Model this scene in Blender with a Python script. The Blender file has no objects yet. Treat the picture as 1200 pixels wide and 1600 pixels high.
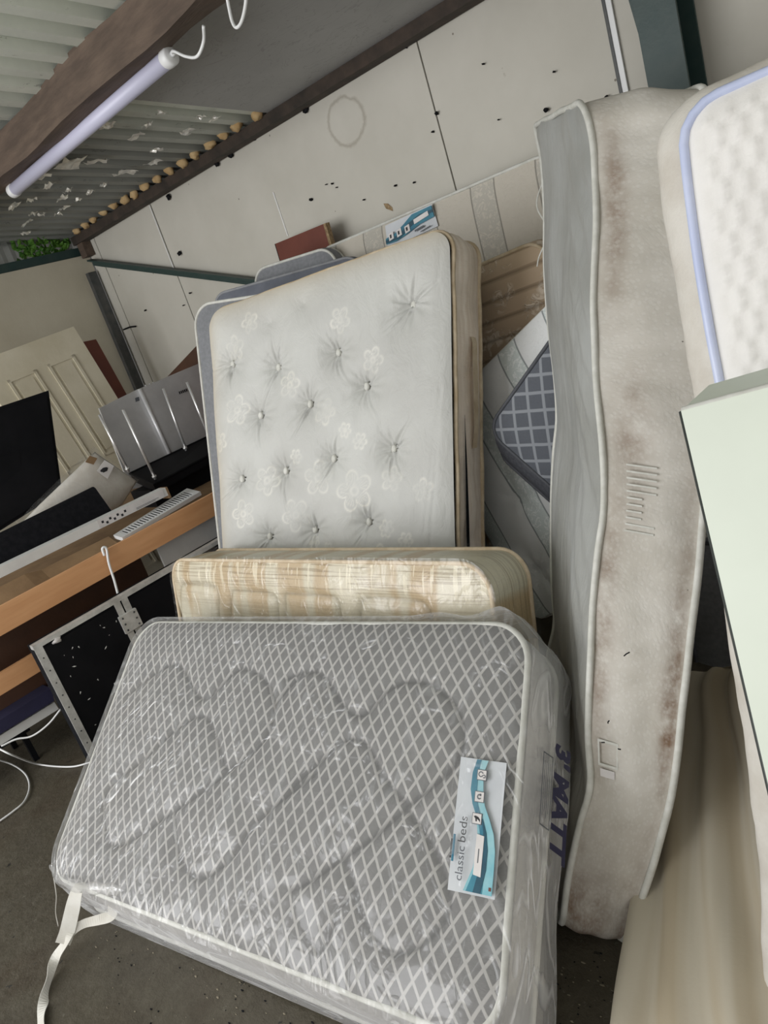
import bpy, math, random
import numpy as np
from mathutils import Vector, Matrix
random.seed(7); rng = np.random.RandomState(7)
S = bpy.context.scene; COL = S.collection
PI = math.pi

# ------------------------------------------------------------------ camera
ROWS = np.array([[0.71463316, 0.63060543, -0.3027148],      # camera right, in world axes
                 [-0.01166615, -0.4219543, -0.90654204],    # camera down
                 [-0.69940214, 0.65137651, -0.2941858]])    # camera forward
FPX = 1167.52; EYE = np.array([0, 0, 1.6])
cd = bpy.data.cameras.new('camera'); cam = bpy.data.objects.new('camera', cd); COL.objects.link(cam)
cd.sensor_fit = 'VERTICAL'; cd.sensor_height = 36.0; cd.lens = 36.0 * FPX / 1600.0
cd.clip_start = 0.03; cd.clip_end = 100
Rm = Matrix([ROWS[0], -ROWS[1], -ROWS[2]]).transposed()
cam.matrix_world = Matrix.Translation(EYE) @ Rm.to_4x4()
S.camera = cam

# ------------------------------------------------------------------ daylight
wd = bpy.data.worlds.new('world'); S.world = wd; wd.use_nodes = True
bg = wd.node_tree.nodes['Background']; bg.inputs[0].default_value = (1.0, 0.965, 0.92, 1); bg.inputs[1].default_value = 0.9
def area(name, loc, target, sx, sy, power, color):
    l = bpy.data.lights.new(name, 'AREA'); l.shape = 'RECTANGLE'; l.size = sx; l.size_y = sy
    l.energy = power; l.color = color
    o = bpy.data.objects.new(name, l); COL.objects.link(o); o.location = loc
    o.rotation_euler = (Vector(target) - Vector(loc)).to_track_quat('-Z', 'Y').to_euler()
    return o
area('doorway_daylight', (-3.2, -2.6, 1.9), (-2.4, 2.3, 1.2), 3.6, 2.2, 125, (0.97, 0.98, 1.0))
S.view_settings.view_transform = 'Standard'; S.view_settings.look = 'None'
S.view_settings.exposure = 0.08; S.view_settings.gamma = 1.0; S.view_settings.use_curve_mapping = False

# ------------------------------------------------------------------ helpers
def ray(px, py): return ROWS.T @ np.array([px - 600.0, py - 800.0, FPX])
def W(px, py, x=None, y=None, z=None, r=None):
    """the world point seen at (px,py) on a plane x=, y= or z=, or at range r"""
    d = ray(px, py)
    if r is not None: return EYE + d / np.linalg.norm(d) * r
    if x is not None: t = x / d[0]
    elif y is not None: t = y / d[1]
    else: t = (z - 1.6) / d[2]
    return EYE + d * t
def WP(px, py, p, n):
    d = ray(px, py); n = np.array(n, float)
    return EYE + d * (((np.array(p) - EYE) @ n) / (d @ n))
def V3(*a): return np.array(a, float)
def unit(v): return v / np.linalg.norm(v)

def smooth(me, on=True):
    me.polygons.foreach_set('use_smooth', [on] * len(me.polygons))
def tag(o, label=None, cat=None, group=None, kind=None):
    if label: o['label'] = label
    if cat: o['category'] = cat
    if group: o['group'] = group
    if kind: o['kind'] = kind
    return o
def thing(name, loc, label, cat, group=None):
    o = bpy.data.objects.new(name, None); COL.objects.link(o); o.empty_display_size = .1
    o.location = [float(c) for c in loc]
    return tag(o, label, cat, group or ('old mattresses stacked in the shed' if cat == 'mattress' else None))
def world_origin(o):
    p = Vector((0, 0, 0))
    while o: p += o.location; o = o.parent
    return np.array(p)
def mk(name, verts, faces, mat, parent=None, sm=False, uv=None, attrs=None, origin=None):
    verts = np.asarray(verts, float).reshape(-1, 3)
    base = world_origin(parent) if parent else np.zeros(3)
    org = verts.mean(0) if origin is None else np.array(origin, float)
    me = bpy.data.meshes.new(name)
    me.from_pydata((verts - org).tolist(), [], faces if isinstance(faces, list) else faces.tolist())
    if mat: me.materials.append(mat)
    if uv is not None:
        l = me.uv_layers.new(name='UVMap'); idx = np.empty(len(me.loops), int); me.loops.foreach_get('vertex_index', idx)
        l.data.foreach_set('uv', np.asarray(uv, float)[idx].ravel())
    for k, a in (attrs or {}).items():
        at = me.attributes.new(k, 'FLOAT', 'POINT'); at.data.foreach_set('value', np.asarray(a, float).ravel())
    if sm: smooth(me)
    o = bpy.data.objects.new(name, me); COL.objects.link(o)
    o.parent = parent; o.location = [float(c) for c in (org - base)]
    return o
class MB:
    def __init__(s): s.v = []; s.f = []
    def add(s, v, f):
        n = len(s.v); s.v += [list(map(float, q)) for q in v]; s.f += [[n + i for i in q] for q in f]; return s
    def hexa(s, p):   # 8 points: bottom 4, top 4
        return s.add(p, [(3, 2, 1, 0), (4, 5, 6, 7), (0, 1, 5, 4), (1, 2, 6, 5), (2, 3, 7, 6), (3, 0, 4, 7)])
    def box(s, x0, x1, y0, y1, z0, z1, b=0.0):
        if b <= 0:
            return s.hexa([(x0, y0, z0), (x1, y0, z0), (x1, y1, z0), (x0, y1, z0), (x0, y0, z1), (x1, y0, z1), (x1, y1, z1), (x0, y1, z1)])
        return s.slab([(x0, y0), (x1, y0), (x1, y1), (x0, y1)], z0, z1, b)
    def slab(s, poly, z0, z1, b):
        n = len(poly); c = np.mean(poly, 0); rings = []
        for z, k in ((z0, b), (z0 + b, 0), (z1 - b, 0), (z1, b)):
            rings.append([(p[0] - np.sign(p[0] - c[0]) * k, p[1] - np.sign(p[1] - c[1]) * k, z) for p in poly])
        v = sum(rings, []); f = [list(range(n))[::-1], list(range(3 * n, 4 * n))]
        for r in range(3):
            for i in range(n): f.append([r * n + i, r * n + (i + 1) % n, (r + 1) * n + (i + 1) % n, (r + 1) * n + i])
        return s.add(v, f)
    def quadslab(s, q, t):   # q: 4 pts, t: thickness vector
        q = [np.array(p, float) for p in q]; t = np.array(t, float)
        return s.hexa([*q, *[p + t for p in q]])
    def tube(s, pts, r, n=8, cap=True):
        pts = [np.array(p, float) for p in pts]; up = V3(0.31, 0.2, 0.93); base = len(s.v); prev = None
        for i, p in enumerate(pts):
            t = unit(pts[min(i + 1, len(pts) - 1)] - pts[max(i - 1, 0)])
            a = (up - t * (up @ t)) if prev is None else prev - t * (prev @ t)
            a = unit(a); b = np.cross(t, a); prev = a
            rr = r[i] if hasattr(r, '__len__') else r
            for k in range(n):
                s.v.append(list(p + rr * (a * math.cos(2 * PI * k / n) + b * math.sin(2 * PI * k / n))))
        for i in range(len(pts) - 1):
            for k in range(n):
                s.f.append([base + i * n + k, base + i * n + (k + 1) % n, base + (i + 1) * n + (k + 1) % n, base + (i + 1) * n + k])
        if cap:
            s.f.append([base + k for k in range(n)][::-1]); s.f.append([base + (len(pts) - 1) * n + k for k in range(n)])
        return s
    def blob(s, c, rx, ry, rz, seed=0, n=8, m=6, j=.25):
        R = random.Random(seed); v = []; c = np.array(c)
        for i in range(m + 1):
            for k in range(n):
                a = PI * i / m; b = 2 * PI * k / n; q = 1 + (R.random() - .5) * 2 * j * (0 < i < m)
                v.append(c + V3(rx * math.sin(a) * math.cos(b) * q, ry * math.sin(a) * math.sin(b) * q, rz * math.cos(a) * q))
        f = [[i * n + k, (i + 1) * n + k, (i + 1) * n + (k + 1) % n, i * n + (k + 1) % n] for i in range(m) for k in range(n)]
        return s.add(v, f)
    def go(s, name, mat, parent=None, sm=False, **k): return mk(name, s.v, s.f, mat, parent, sm, **k)
def spline(pts, n=12):
    p = [np.array(q, float) for q in pts]; p = [2 * p[0] - p[1]] + p + [2 * p[-1] - p[-2]]; out = []
    for i in range(1, len(p) - 2):
        for k in range(n):
            t = k / n
            out.append(.5 * ((2 * p[i]) + (-p[i - 1] + p[i + 1]) * t + (2 * p[i - 1] - 5 * p[i] + 4 * p[i + 1] - p[i + 2]) * t * t + (-p[i - 1] + 3 * p[i] - 3 * p[i + 1] + p[i + 2]) * t ** 3))
    out.append(p[-2]); return out

# ------------------------------------------------------------------ materials
class NT:
    def __init__(s, name):
        s.m = bpy.data.materials.new(name); s.m.use_nodes = True; s.t = s.m.node_tree; s.n = s.t.nodes; s.l = s.t.links
        s.b = s.n['Principled BSDF']; s.out = s.n['Material Output']
    def node(s, typ, **k):
        o = s.n.new(typ)
        for a, v in k.items(): setattr(o, a, v)
        return o
    def put(s, sock, v):
        if isinstance(v, bpy.types.NodeSocket): s.l.new(v, sock)
        elif v is not None:
            if sock.type == 'RGBA' and len(v) == 3: v = (*v, 1)
            sock.default_value = v
    def math(s, op, a, b=None, c=None, clamp=False):
        o = s.node('ShaderNodeMath', operation=op, use_clamp=clamp); s.put(o.inputs[0], a); s.put(o.inputs[1], b); s.put(o.inputs[2], c); return o.outputs[0]
    def uv(s): return s.node('ShaderNodeTexCoord').outputs['UV']
    def obj(s): return s.node('ShaderNodeNewGeometry').outputs['Position']
    def xyz(s, v):
        o = s.node('ShaderNodeSeparateXYZ'); s.l.new(v, o.inputs[0]); return o.outputs
    def vec(s, x, y, z=0.0):
        o = s.node('ShaderNodeCombineXYZ'); s.put(o.inputs[0], x); s.put(o.inputs[1], y); s.put(o.inputs[2], z); return o.outputs[0]
    def scale(s, v, k):
        o = s.node('ShaderNodeMapping'); s.l.new(v, o.inputs[0]); o.inputs['Scale'].default_value = k if hasattr(k, '__len__') else (k, k, k); return o.outputs[0]
    def noise(s, v, sc, det=3, rough=.5, dist=0):
        o = s.node('ShaderNodeTexNoise'); s.l.new(v, o.inputs['Vector']); o.inputs['Scale'].default_value = sc
        o.inputs['Detail'].default_value = det; o.inputs['Roughness'].default_value = rough; o.inputs['Distortion'].default_value = dist; return o.outputs[0]
    def vor(s, v, sc, feat='F1'):
        o = s.node('ShaderNodeTexVoronoi', feature=feat); s.l.new(v, o.inputs['Vector']); o.inputs['Scale'].default_value = sc; return o.outputs['Distance']
    def ramp(s, f, a, b, ca=0.0, cb=1.0):
        o = s.node('ShaderNodeMapRange'); s.put(o.inputs[0], f); o.inputs[1].default_value = a; o.inputs[2].default_value = b; o.inputs[3].default_value = ca; o.inputs[4].default_value = cb; return o.outputs[0]
    def mix(s, f, a, b):
        o = s.node('ShaderNodeMix', data_type='RGBA'); s.put(o.inputs['Factor'], f); s.put(o.inputs['A'], a); s.put(o.inputs['B'], b); return o.outputs['Result']
    def attr(s, n): return s.node('ShaderNodeAttribute', attribute_name=n).outputs['Fac']
    def bump(s, h, st=.3, d=.01, prev=None):
        o = s.node('ShaderNodeBump'); s.put(o.inputs['Height'], h); o.inputs['Strength'].default_value = st; o.inputs['Distance'].default_value = d
        if prev is not None: s.l.new(prev, o.inputs['Normal'])
        s.l.new(o.outputs[0], s.b.inputs['Normal']); return o.outputs[0]
    def base(s, c, rough=.8, metal=0.0, spec=None):
        s.put(s.b.inputs['Base Color'], c); s.put(s.b.inputs['Roughness'], rough); s.put(s.b.inputs['Metallic'], metal)
        if spec is not None: s.b.inputs['Specular IOR Level'].default_value = spec
        return s
def plain(name, c, rough=.7, metal=0.0, c2=None, sc=6, bs=60, bst=.15, spec=None, stretch=(1, 1, 1)):
    m = NT(name); p = m.scale(m.obj(), stretch); c2 = c2 or tuple(k * .78 for k in c)
    f = m.ramp(m.noise(p, sc, 5, .6), .35, .65)
    m.base(m.mix(f, c, c2), rough, metal, spec)
    if bst: m.bump(m.noise(p, bs, 3), bst, .004)
    return m.m
def hexc(r, g, b):
    f = lambda c: (c / 255 / 12.92) if c / 255 <= .04045 else ((c / 255 + .055) / 1.055) ** 2.4
    return (f(r), f(g), f(b))

M = {}
M['timber'] = plain('brown_timber', (.125, .088, .064), .8, c2=(.075, .052, .038), sc=9, stretch=(.5, 3, 3), bs=40, bst=.4)
M['purlin'] = plain('dark_purlin_timber', (.07, .05, .038), .85, c2=(.03, .025, .02), sc=8)
M['green_steel'] = plain('dark_green_steel', (.018, .045, .042), .5, c2=(.03, .055, .05), sc=14)
M['dark_steel'] = plain('dark_grey_steel', (.045, .05, .052), .5, c2=(.08, .08, .075), sc=18)
M['chrome'] = plain('chrome', (.95, .95, .95), .22, .6, c2=(.9, .9, .9), bst=0)
M['silver'] = plain('brushed_silver', (.74, .74, .75), .38, .3, c2=(.62, .62, .63), sc=5, bs=200, bst=.05)
M['alu'] = plain('scuffed_aluminium', (.74, .74, .72), .4, .3, c2=(.52, .52, .5), sc=20)
M['black'] = plain('black_plastic', (.004, .0045, .006), .6, spec=.15, c2=(.008, .008, .01), bst=.05)
M['black_matt'] = plain('black_cloth', (.008, .009, .011), .85, c2=(.014, .014, .017), sc=40, spec=.1)
M['orange_wood'] = plain('beech_veneer', hexc(226, 172, 124), .5, c2=hexc(214, 158, 110), sc=5, stretch=(4, .6, 6), bst=.05)
M['brown_wood'] = plain('brown_veneer', (.085, .038, .020), .55, c2=(.06, .028, .016), sc=5)
M['red_wood'] = plain('red_brown_veneer', hexc(112, 58, 44), .55, c2=hexc(100, 50, 38), sc=5)
M['chip'] = plain('raw_chipboard', hexc(168, 146, 112), .9, c2=hexc(120, 98, 72), sc=90)
M['card'] = plain('cardboard', hexc(150, 122, 90), .85, c2=hexc(128, 102, 74), sc=7)
M['white_plastic'] = plain('white_plastic', (.82, .83, .83), .4, c2=(.78, .79, .79), bst=.03)
M['white_card'] = plain('white_card', (.82, .82, .80), .6, c2=(.74, .74, .72), bst=.03)
M['cream_door'] = plain('cream_painted_door', hexc(220, 213, 192), .55, c2=hexc(206, 198, 174), sc=3)
M['ink'] = plain('black_ink', (.02, .02, .025), .6, bst=0)
M['grey_ink'] = plain('grey_ink', (.13, .14, .16), .6, bst=0)
M['blue_ink'] = plain('navy_ink', (.015, .015, .06), .5, bst=0)
M['teal'] = plain('teal_print', hexc(58, 132, 152), .5, c2=hexc(36, 104, 130), sc=12, bst=0)
M['teal_light'] = plain('pale_teal_print', hexc(150, 196, 204), .5, c2=hexc(110, 176, 190), sc=14, bst=0)
M['teal_dark'] = plain('deep_teal_print', hexc(28, 84, 104), .5, c2=hexc(20, 66, 84), sc=14, bst=0)
M['label'] = plain('label_card', hexc(208, 212, 216), .5, c2=hexc(196, 200, 205), bst=0)
M['tag_white'] = plain('sticker_paper', hexc(232, 228, 226), .6, bst=0)
M['pipe_white'] = plain('white_piping', hexc(214, 214, 208), .7, c2=hexc(196, 196, 188), sc=30)
M['pipe_cream'] = plain('cream_piping', hexc(214, 198, 172), .75, c2=hexc(190, 170, 140), sc=20)
M['pipe_grey'] = plain('grey_piping', hexc(150, 152, 156), .7, sc=20)
M['pipe_dark'] = plain('dark_piping', hexc(78, 80, 86), .7, sc=20)
M['pipe_blue'] = plain('glossy_blue_white_piping', hexc(206, 214, 240), .3, c2=hexc(190, 200, 232), sc=8, bst=0)
M['strap'] = plain('white_tape', (.72, .71, .66), .7, c2=(.6, .58, .52), sc=12)
M['foil'] = plain('foil', (.95, .94, .88), .3, .55, c2=(.75, .74, .7), sc=30, bs=50, bst=1.0)
M['foam'] = plain('expanding_foam', hexc(206, 180, 136), .9, c2=hexc(184, 152, 106), sc=20)
M['leaf'] = plain('ivy_leaf', hexc(104, 150, 60), .5, c2=hexc(64, 112, 40), sc=16)
M['grit'] = plain('grit', hexc(138, 130, 112), .9)
M['purple'] = plain('purple_fabric', (.028, .026, .07), .8)
M['grey_board'] = None

def m_wall():
    m = NT('white_plasterboard'); p = m.obj(); x, y, z = m.xyz(p)[:3]
    n = m.noise(p, 1.6, 5, .6); c = m.mix(m.ramp(n, .35, .7), hexc(203, 200, 190), hexc(190, 187, 176))
    # brown ring left by a leak
    nd = m.noise(p, 9, 4, .6)
    dx = m.math('DIVIDE', m.math('ADD', x, 2.775), .125); dz = m.math('DIVIDE', m.math('SUBTRACT', z, 2.34), .11)
    r = m.math('ADD', m.math('SQRT', m.math('ADD', m.math('MULTIPLY', dx, dx), m.math('MULTIPLY', dz, dz))), m.math('MULTIPLY', m.math('SUBTRACT', nd, .5), .55))
    ring = m.math('SUBTRACT', 1.0, m.math('ABSOLUTE', m.math('DIVIDE', m.math('SUBTRACT', r, 1.0), .12)), clamp=True)
    c = m.mix(m.math('MULTIPLY', ring, .42), c, hexc(120, 108, 88))
    sp = m.math('LESS_THAN', m.vor(p, 7), .035); c = m.mix(m.math('MULTIPLY', sp, .7), c, hexc(90, 78, 62))
    sc = m.math('GREATER_THAN', m.noise(m.scale(p, (1, 1, .5)), 14, 6, .7), .71); c = m.mix(m.math('MULTIPLY', sc, .35), c, hexc(150, 140, 124))
    m.base(c, .75); m.bump(m.noise(p, 50, 3), .1, .003); return m.m
M['wall'] = m_wall()
M['cream_wall'] = plain('cream_board', hexc(196, 190, 172), .7, c2=hexc(182, 175, 156), sc=2)
def m_roof():
    m = NT('galvanised_corrugated_sheet'); p = m.obj()
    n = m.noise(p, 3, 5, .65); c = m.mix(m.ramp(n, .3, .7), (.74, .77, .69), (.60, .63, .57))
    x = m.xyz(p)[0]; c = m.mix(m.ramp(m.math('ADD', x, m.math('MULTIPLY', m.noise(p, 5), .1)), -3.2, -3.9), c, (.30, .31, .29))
    st = m.math('GREATER_THAN', m.noise(m.scale(p, (1, .35, 1)), 22, 6, .75), .63); c = m.mix(m.math('MULTIPLY', st, .4), c, (.10, .10, .09))
    m.base(c, .55, .25); m.bump(n, .15, .01); return m.m
M['roof'] = m_roof()
def m_ceil():
    m = NT('grey_ceiling_board'); p = m.obj(); n = m.noise(p, 2.2, 6, .65)
    c = m.mix(m.ramp(n, .3, .7), (.40, .40, .39), (.33, .33, .32))
    w = m.noise(m.scale(p, (1, 2.5, 1)), 5, 3, .5, 1.2); ln = m.math('SUBTRACT', 1.0, m.math('ABSOLUTE', m.math('DIVIDE', m.math('SUBTRACT', w, .5), .012)), clamp=True)
    c = m.mix(m.math('MULTIPLY', ln, .35), c, (.14, .13, .12)); m.base(c, .7); m.bump(n, .12, .01); return m.m
M['grey_board'] = m_ceil()
def m_floor():
    m = NT('dirty_concrete'); p = m.obj(); n = m.noise(p, 1.7, 7, .65)
    c = m.mix(m.ramp(n, .3, .7), (.085, .073, .050), (.050, .042, .029))
    g = m.math('GREATER_THAN', m.noise(p, 36, 4, .7), .66); c = m.mix(m.math('MULTIPLY', g, .6), c, (.14, .13, .10))
    r = m.ramp(m.noise(p, 2.6, 4), .52, .66); c = m.mix(m.math('MULTIPLY', r, .5), c, (.05, .035, .022))
    d = m.math('GREATER_THAN', m.noise(p, 22, 3, .6), .69); c = m.mix(d, c, (.012, .011, .009)); fw = m.ramp(m.noise(m.scale(p, (2.5, 1, 1)), 9, 6, .75), .42, .66); c = m.mix(m.math('MULTIPLY', fw, .3), c, (.13, .118, .088))
    m.base(c, m.ramp(n, .3, .7, .45, .75)); m.bump(m.noise(p, 12, 6, .65), .6, .015); return m.m
M['floor'] = m_floor()

def lattice(m, uv, du, dv, wid, wob=.06, soft=1.6):
    x, y = m.xyz(uv)[:2]; nn = m.math('MULTIPLY', m.math('SUBTRACT', m.noise(uv, 14, 2), .5), wob)
    a = m.math('ADD', m.math('DIVIDE', x, du), m.math('DIVIDE', y, dv)); b = m.math('SUBTRACT', m.math('DIVIDE', x, du), m.math('DIVIDE', y, dv))
    def line(q):
        q = m.math('ADD', q, nn); f = m.math('FRACT', q); e = m.math('MINIMUM', f, m.math('SUBTRACT', 1.0, f)); return m.ramp(e, wid, wid * soft, 1.0, 0.0)
    return m.math('MAXIMUM', line(a), line(b))
def m_lattice(name, dark, light, du, dv, wid, groove=True):
    m = NT(name); uv = m.uv(); L = lattice(m, uv, du, dv, wid)
    wv = m.noise(m.scale(uv, (90, 700, 1)), 1, 4, .7); d = m.mix(m.ramp(wv, .35, .65), dark, tuple(k * .72 for k in dark))
    c = m.mix(L, d, light)
    if groove: c = m.mix(m.math('MULTIPLY', m.attr('groove'), .75), c, tuple(k * .45 for k in dark))
    m.base(c, .75, 0, .3); m.b.inputs['Sheen Weight'].default_value = .15
    m.bump(m.math('ADD', m.math('MULTIPLY', L, .7), m.math('MULTIPLY', wv, .4)), .3, .004); return m.m
M['lattice'] = m_lattice('grey_lattice_damask', hexc(126, 125, 124), hexc(176, 174, 171), .040, .060, .080)
M['lattice_far'] = m_lattice('dark_lattice_damask', hexc(92, 96, 104), hexc(136, 140, 146), .085, .085, .07, False)
def m_tuft():
    m = NT('silver_satin_damask'); uv = m.uv(); n = m.noise(uv, 3.5, 4)
    c = m.mix(m.ramp(n, .3, .7), hexc(198, 199, 195), hexc(184, 184, 180))
    f = m.math('MULTIPLY', m.attr('pat'), m.ramp(m.noise(uv, 7, 2), .4, .62, .2, .7)); c = m.mix(f, c, hexc(226, 224, 214))
    c = m.mix(m.math('MULTIPLY', m.attr('stain'), .5), c, hexc(196, 178, 146))
    m.base(c, m.math('SUBTRACT', .5, m.math('MULTIPLY', f, .2)), 0, .5); m.b.inputs['Sheen Weight'].default_value = .3
    m.bump(m.noise(m.scale(uv, (14, 9, 1)), 1, 6, .6, .6), .5, .012); return m.m
M['tuft'] = m_tuft()
def m_border(name, c1, c2, str_scale=(2, 90, 1), rough=.75, wr=.3):
    m = NT(name); uv = m.uv(); n = m.noise(m.scale(uv, str_scale), 1, 3, .6); q = m.noise(uv, 9, 5, .6)
    c = m.mix(m.ramp(n, .4, .6), c1, c2); c = m.mix(m.ramp(q, .45, .75, 0, .5), c, tuple(k * .75 for k in c2))
    m.base(c, rough, 0, .3); m.bump(m.noise(m.scale(uv, (30, 8, 1)), 1, 5, .6, .5), wr, .01); return m.m
M['border_gold'] = m_border('cream_gold_border', hexc(246, 234, 220), hexc(230, 214, 196), (1.5, 38, 1), .6, .6)
M['border_grey'] = m_border('grey_border', hexc(134, 136, 140), hexc(124, 126, 130), (60, 60, 1))
M['border_pale'] = m_border('pale_grey_border', hexc(196, 194, 191), hexc(184, 182, 179), (60, 60, 1))
M['border_dark'] = m_border('charcoal_border', hexc(72, 74, 80), hexc(84, 86, 92), (80, 80, 1))
M['border_white'] = m_border('white_border', hexc(214, 214, 210), hexc(202, 202, 196), (10, 10, 1))
def m_beige():
    m = NT('beige_plaid_damask'); uv = m.uv(); x, y = m.xyz(uv)[:2]
    blk = m.ramp(m.noise(m.vec(m.math('MULTIPLY', x, 9), m.math('MULTIPLY', y, .8)), 1, 1), .46, .54)
    c = m.mix(blk, hexc(204, 196, 174), hexc(188, 168, 136))
    low = m.ramp(y, .66, .52); c = m.mix(m.math('MULTIPLY', low, .8), c, hexc(184, 183, 166))
    fine = m.math('GREATER_THAN', m.noise(m.vec(m.math('MULTIPLY', x, 3), m.math('MULTIPLY', y, 150)), 1, 1), .56)
    tall = m.math('GREATER_THAN', m.noise(m.vec(m.math('MULTIPLY', x, 55), m.math('MULTIPLY', y, 6)), 1, 2), .60)
    band = m.ramp(m.math('ABSOLUTE', m.math('SUBTRACT', y, .78)), .10, .04)
    c = m.mix(m.math('MULTIPLY', m.math('MULTIPLY', fine, .4), m.math('ADD', m.math('MULTIPLY', band, .8), .35)), c, hexc(120, 98, 66))
    c = m.mix(m.math('MULTIPLY', tall, m.math('MULTIPLY', band, .5)), c, hexc(240, 232, 208))
    c = m.mix(m.math('MULTIPLY', m.attr('groove'), .5), c, hexc(110, 98, 70))
    m.base(c, .38, 0, .5); m.bump(m.noise(m.scale(uv, (16, 10, 1)), 1, 6, .65, .8), .6, .01); return m.m
M['beige'] = m_beige()
def m_beige_side():
    m = NT('beige_side_fabric'); uv = m.uv(); x, y = m.xyz(uv)[:2]
    blk = m.ramp(m.noise(m.vec(m.math('MULTIPLY', x, 9), 0.3), 1, 1), .46, .56)
    c = m.mix(blk, hexc(204, 198, 174), hexc(190, 168, 130))
    fine = m.math('GREATER_THAN', m.noise(m.vec(m.math('MULTIPLY', x, 2), m.math('MULTIPLY', y, 170)), 1, 1), .57)
    c = m.mix(m.math('MULTIPLY', fine, .35), c, hexc(120, 100, 72)); m.base(c, .4, 0, .5)
    m.bump(m.noise(m.scale(uv, (14, 14, 1)), 1, 6, .65, .8), .5, .01); return m.m
M['beige_side'] = m_beige_side()
def m_damask(name, c1, c2, stripe=None, lc=None, flow=14, alt=None, rough=.7, bumpst=.3):
    m = NT(name); uv = m.uv(); x, y = m.xyz(uv)[:2]
    pat = m.ramp(m.noise(uv, flow * 3, 3, .6, 1.5), .52, .58)
    c = c1
    if stripe:
        q = m.math('FRACT', m.math('DIVIDE', x, stripe)); inband = m.math('LESS_THAN', q, .38)
        c = m.mix(m.math('MULTIPLY', m.math('MULTIPLY', pat, inband), .6), m.mix(inband, c1, c2), tuple(min(1, k * 1.15) for k in c1))
        e1 = m.math('ABSOLUTE', m.math('SUBTRACT', q, .38)); e2 = m.math('MINIMUM', q, m.math('SUBTRACT', 1.0, q))
        L = m.ramp(m.math('MINIMUM', e1, e2), .004 / stripe * .5, .004 / stripe * 1.2, 1.0, 0.0); c = m.mix(m.math('MULTIPLY', L, .75), c, lc)
    else: c = m.mix(pat, c1, c2)
    m.base(c, rough, 0, .35); m.bump(m.math('ADD', pat, m.noise(uv, 8, 4)), bumpst, .004); return m.m
M['striped_cream'] = m_damask('cream_striped_damask', hexc(196, 190, 178), hexc(184, 180, 170), .33, hexc(120, 116, 108))
M['striped_mint'] = m_damask('pale_mint_striped_damask', hexc(222, 224, 224), hexc(202, 210, 208), .26, hexc(104, 112, 114))
def m_tan():
    m = NT('tan_floral_damask'); uv = m.uv(); x, y = m.xyz(uv)[:2]
    n = m.noise(m.scale(uv, (1, 1.2, 1)), 22, 4, .65, 1.2); clump = m.ramp(m.vor(m.scale(uv, (1, 1.5, 1)), 9), .56, .42)
    pat = m.math('MULTIPLY', m.ramp(n, .50, .56), clump)
    c = m.mix(m.math('MULTIPLY', pat, .85), hexc(196, 174, 148), hexc(232, 218, 200)); q = m.math('FRACT', m.math('DIVIDE', y, .075))
    e = m.math('MINIMUM', q, m.math('SUBTRACT', 1.0, q)); g = m.ramp(e, 0.0, .14, 1, 0)
    c = m.mix(m.math('MULTIPLY', g, .4), c, hexc(96, 76, 56)); m.base(c, .6, 0, .4); m.bump(m.math('SUBTRACT', pat, m.math('MULTIPLY', g, 2.0)), .6, .006); return m.m
M['tan'] = m_tan()
def m_tallface():
    m = NT('silver_grey_quilted_ticking'); uv = m.uv(); n = m.noise(m.scale(uv, (10, 3, 1)), 1, 6, .6, .8)
    c = m.mix(m.ramp(m.noise(uv, 4, 4), .35, .65), hexc(166, 168, 166), hexc(150, 151, 147))
    low = m.ramp(m.math('ADD', m.xyz(uv)[1], m.math('MULTIPLY', m.noise(uv, 5), .4)), 1.0, .4); c = m.mix(m.math('MULTIPLY', low, .45), c, hexc(146, 134, 112))
    m.base(c, .42, 0, .5); m.bump(n, .7, .014); return m.m
M['tall_face'] = m_tallface()
def m_tallside():
    m = NT('stained_knit_border'); uv = m.uv()
    dots = m.ramp(m.vor(m.scale(uv, (1, 1, 1)), 95), .25, .5, 1, 0)
    c = m.mix(m.ramp(m.noise(uv, 5, 4), .35, .65), hexc(204, 200, 192), hexc(188, 183, 173))
    st = m.attr('stain'); k = m.math('MULTIPLY', st, m.ramp(m.noise(uv, 14, 6, .65), .30, .62), clamp=True)
    c = m.mix(k, c, hexc(116, 90, 68)); c = m.mix(m.math('MULTIPLY', dots, .10), c, hexc(232, 232, 230))
    sp = m.math('LESS_THAN', m.vor(uv, 11), .03); c = m.mix(m.math('MULTIPLY', sp, .8), c, hexc(60, 50, 40))
    m.base(c, .6, 0, .4); b = m.bump(dots, .12, .002); m.bump(m.noise(m.scale(uv, (6, 5, 1)), 1, 5, .6, .6), .5, .012, b); return m.m
M['tall_side'] = m_tallside()
M['bright_face'] = plain('white_knit', hexc(238, 236, 233), .6, c2=hexc(230, 228, 225), sc=5, bs=220, bst=.1)
M['bright_side'] = plain('white_knit_border', hexc(214, 210, 202), .65, c2=hexc(200, 194, 184), sc=12, bs=160, bst=.2)
M['blue_grey'] = plain('blue_grey_fabric', hexc(112, 116, 126), .8, c2=hexc(100, 104, 114), sc=10)
M['pale_board'] = plain('pale_green_board', hexc(212, 220, 206), .45, c2=hexc(204, 211, 198), sc=2, bst=.03)
M['board_edge'] = plain('dark_board_edge', (.05, .058, .055), .5)
def m_drape():
    m = NT('cream_cotton_cover'); p = m.uv(); x = m.xyz(p)[0]
    s = m.ramp(m.noise(m.vec(m.math('MULTIPLY', x, 14), m.math('MULTIPLY', m.xyz(p)[1], .7)), 1, 2), .42, .58)
    c = m.mix(s, hexc(188, 180, 163), hexc(174, 162, 140)); m.base(c, .8, 0, .2); m.bump(m.noise(p, 140, 2), .1, .002); return m.m
M['drape'] = m_drape()
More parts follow.
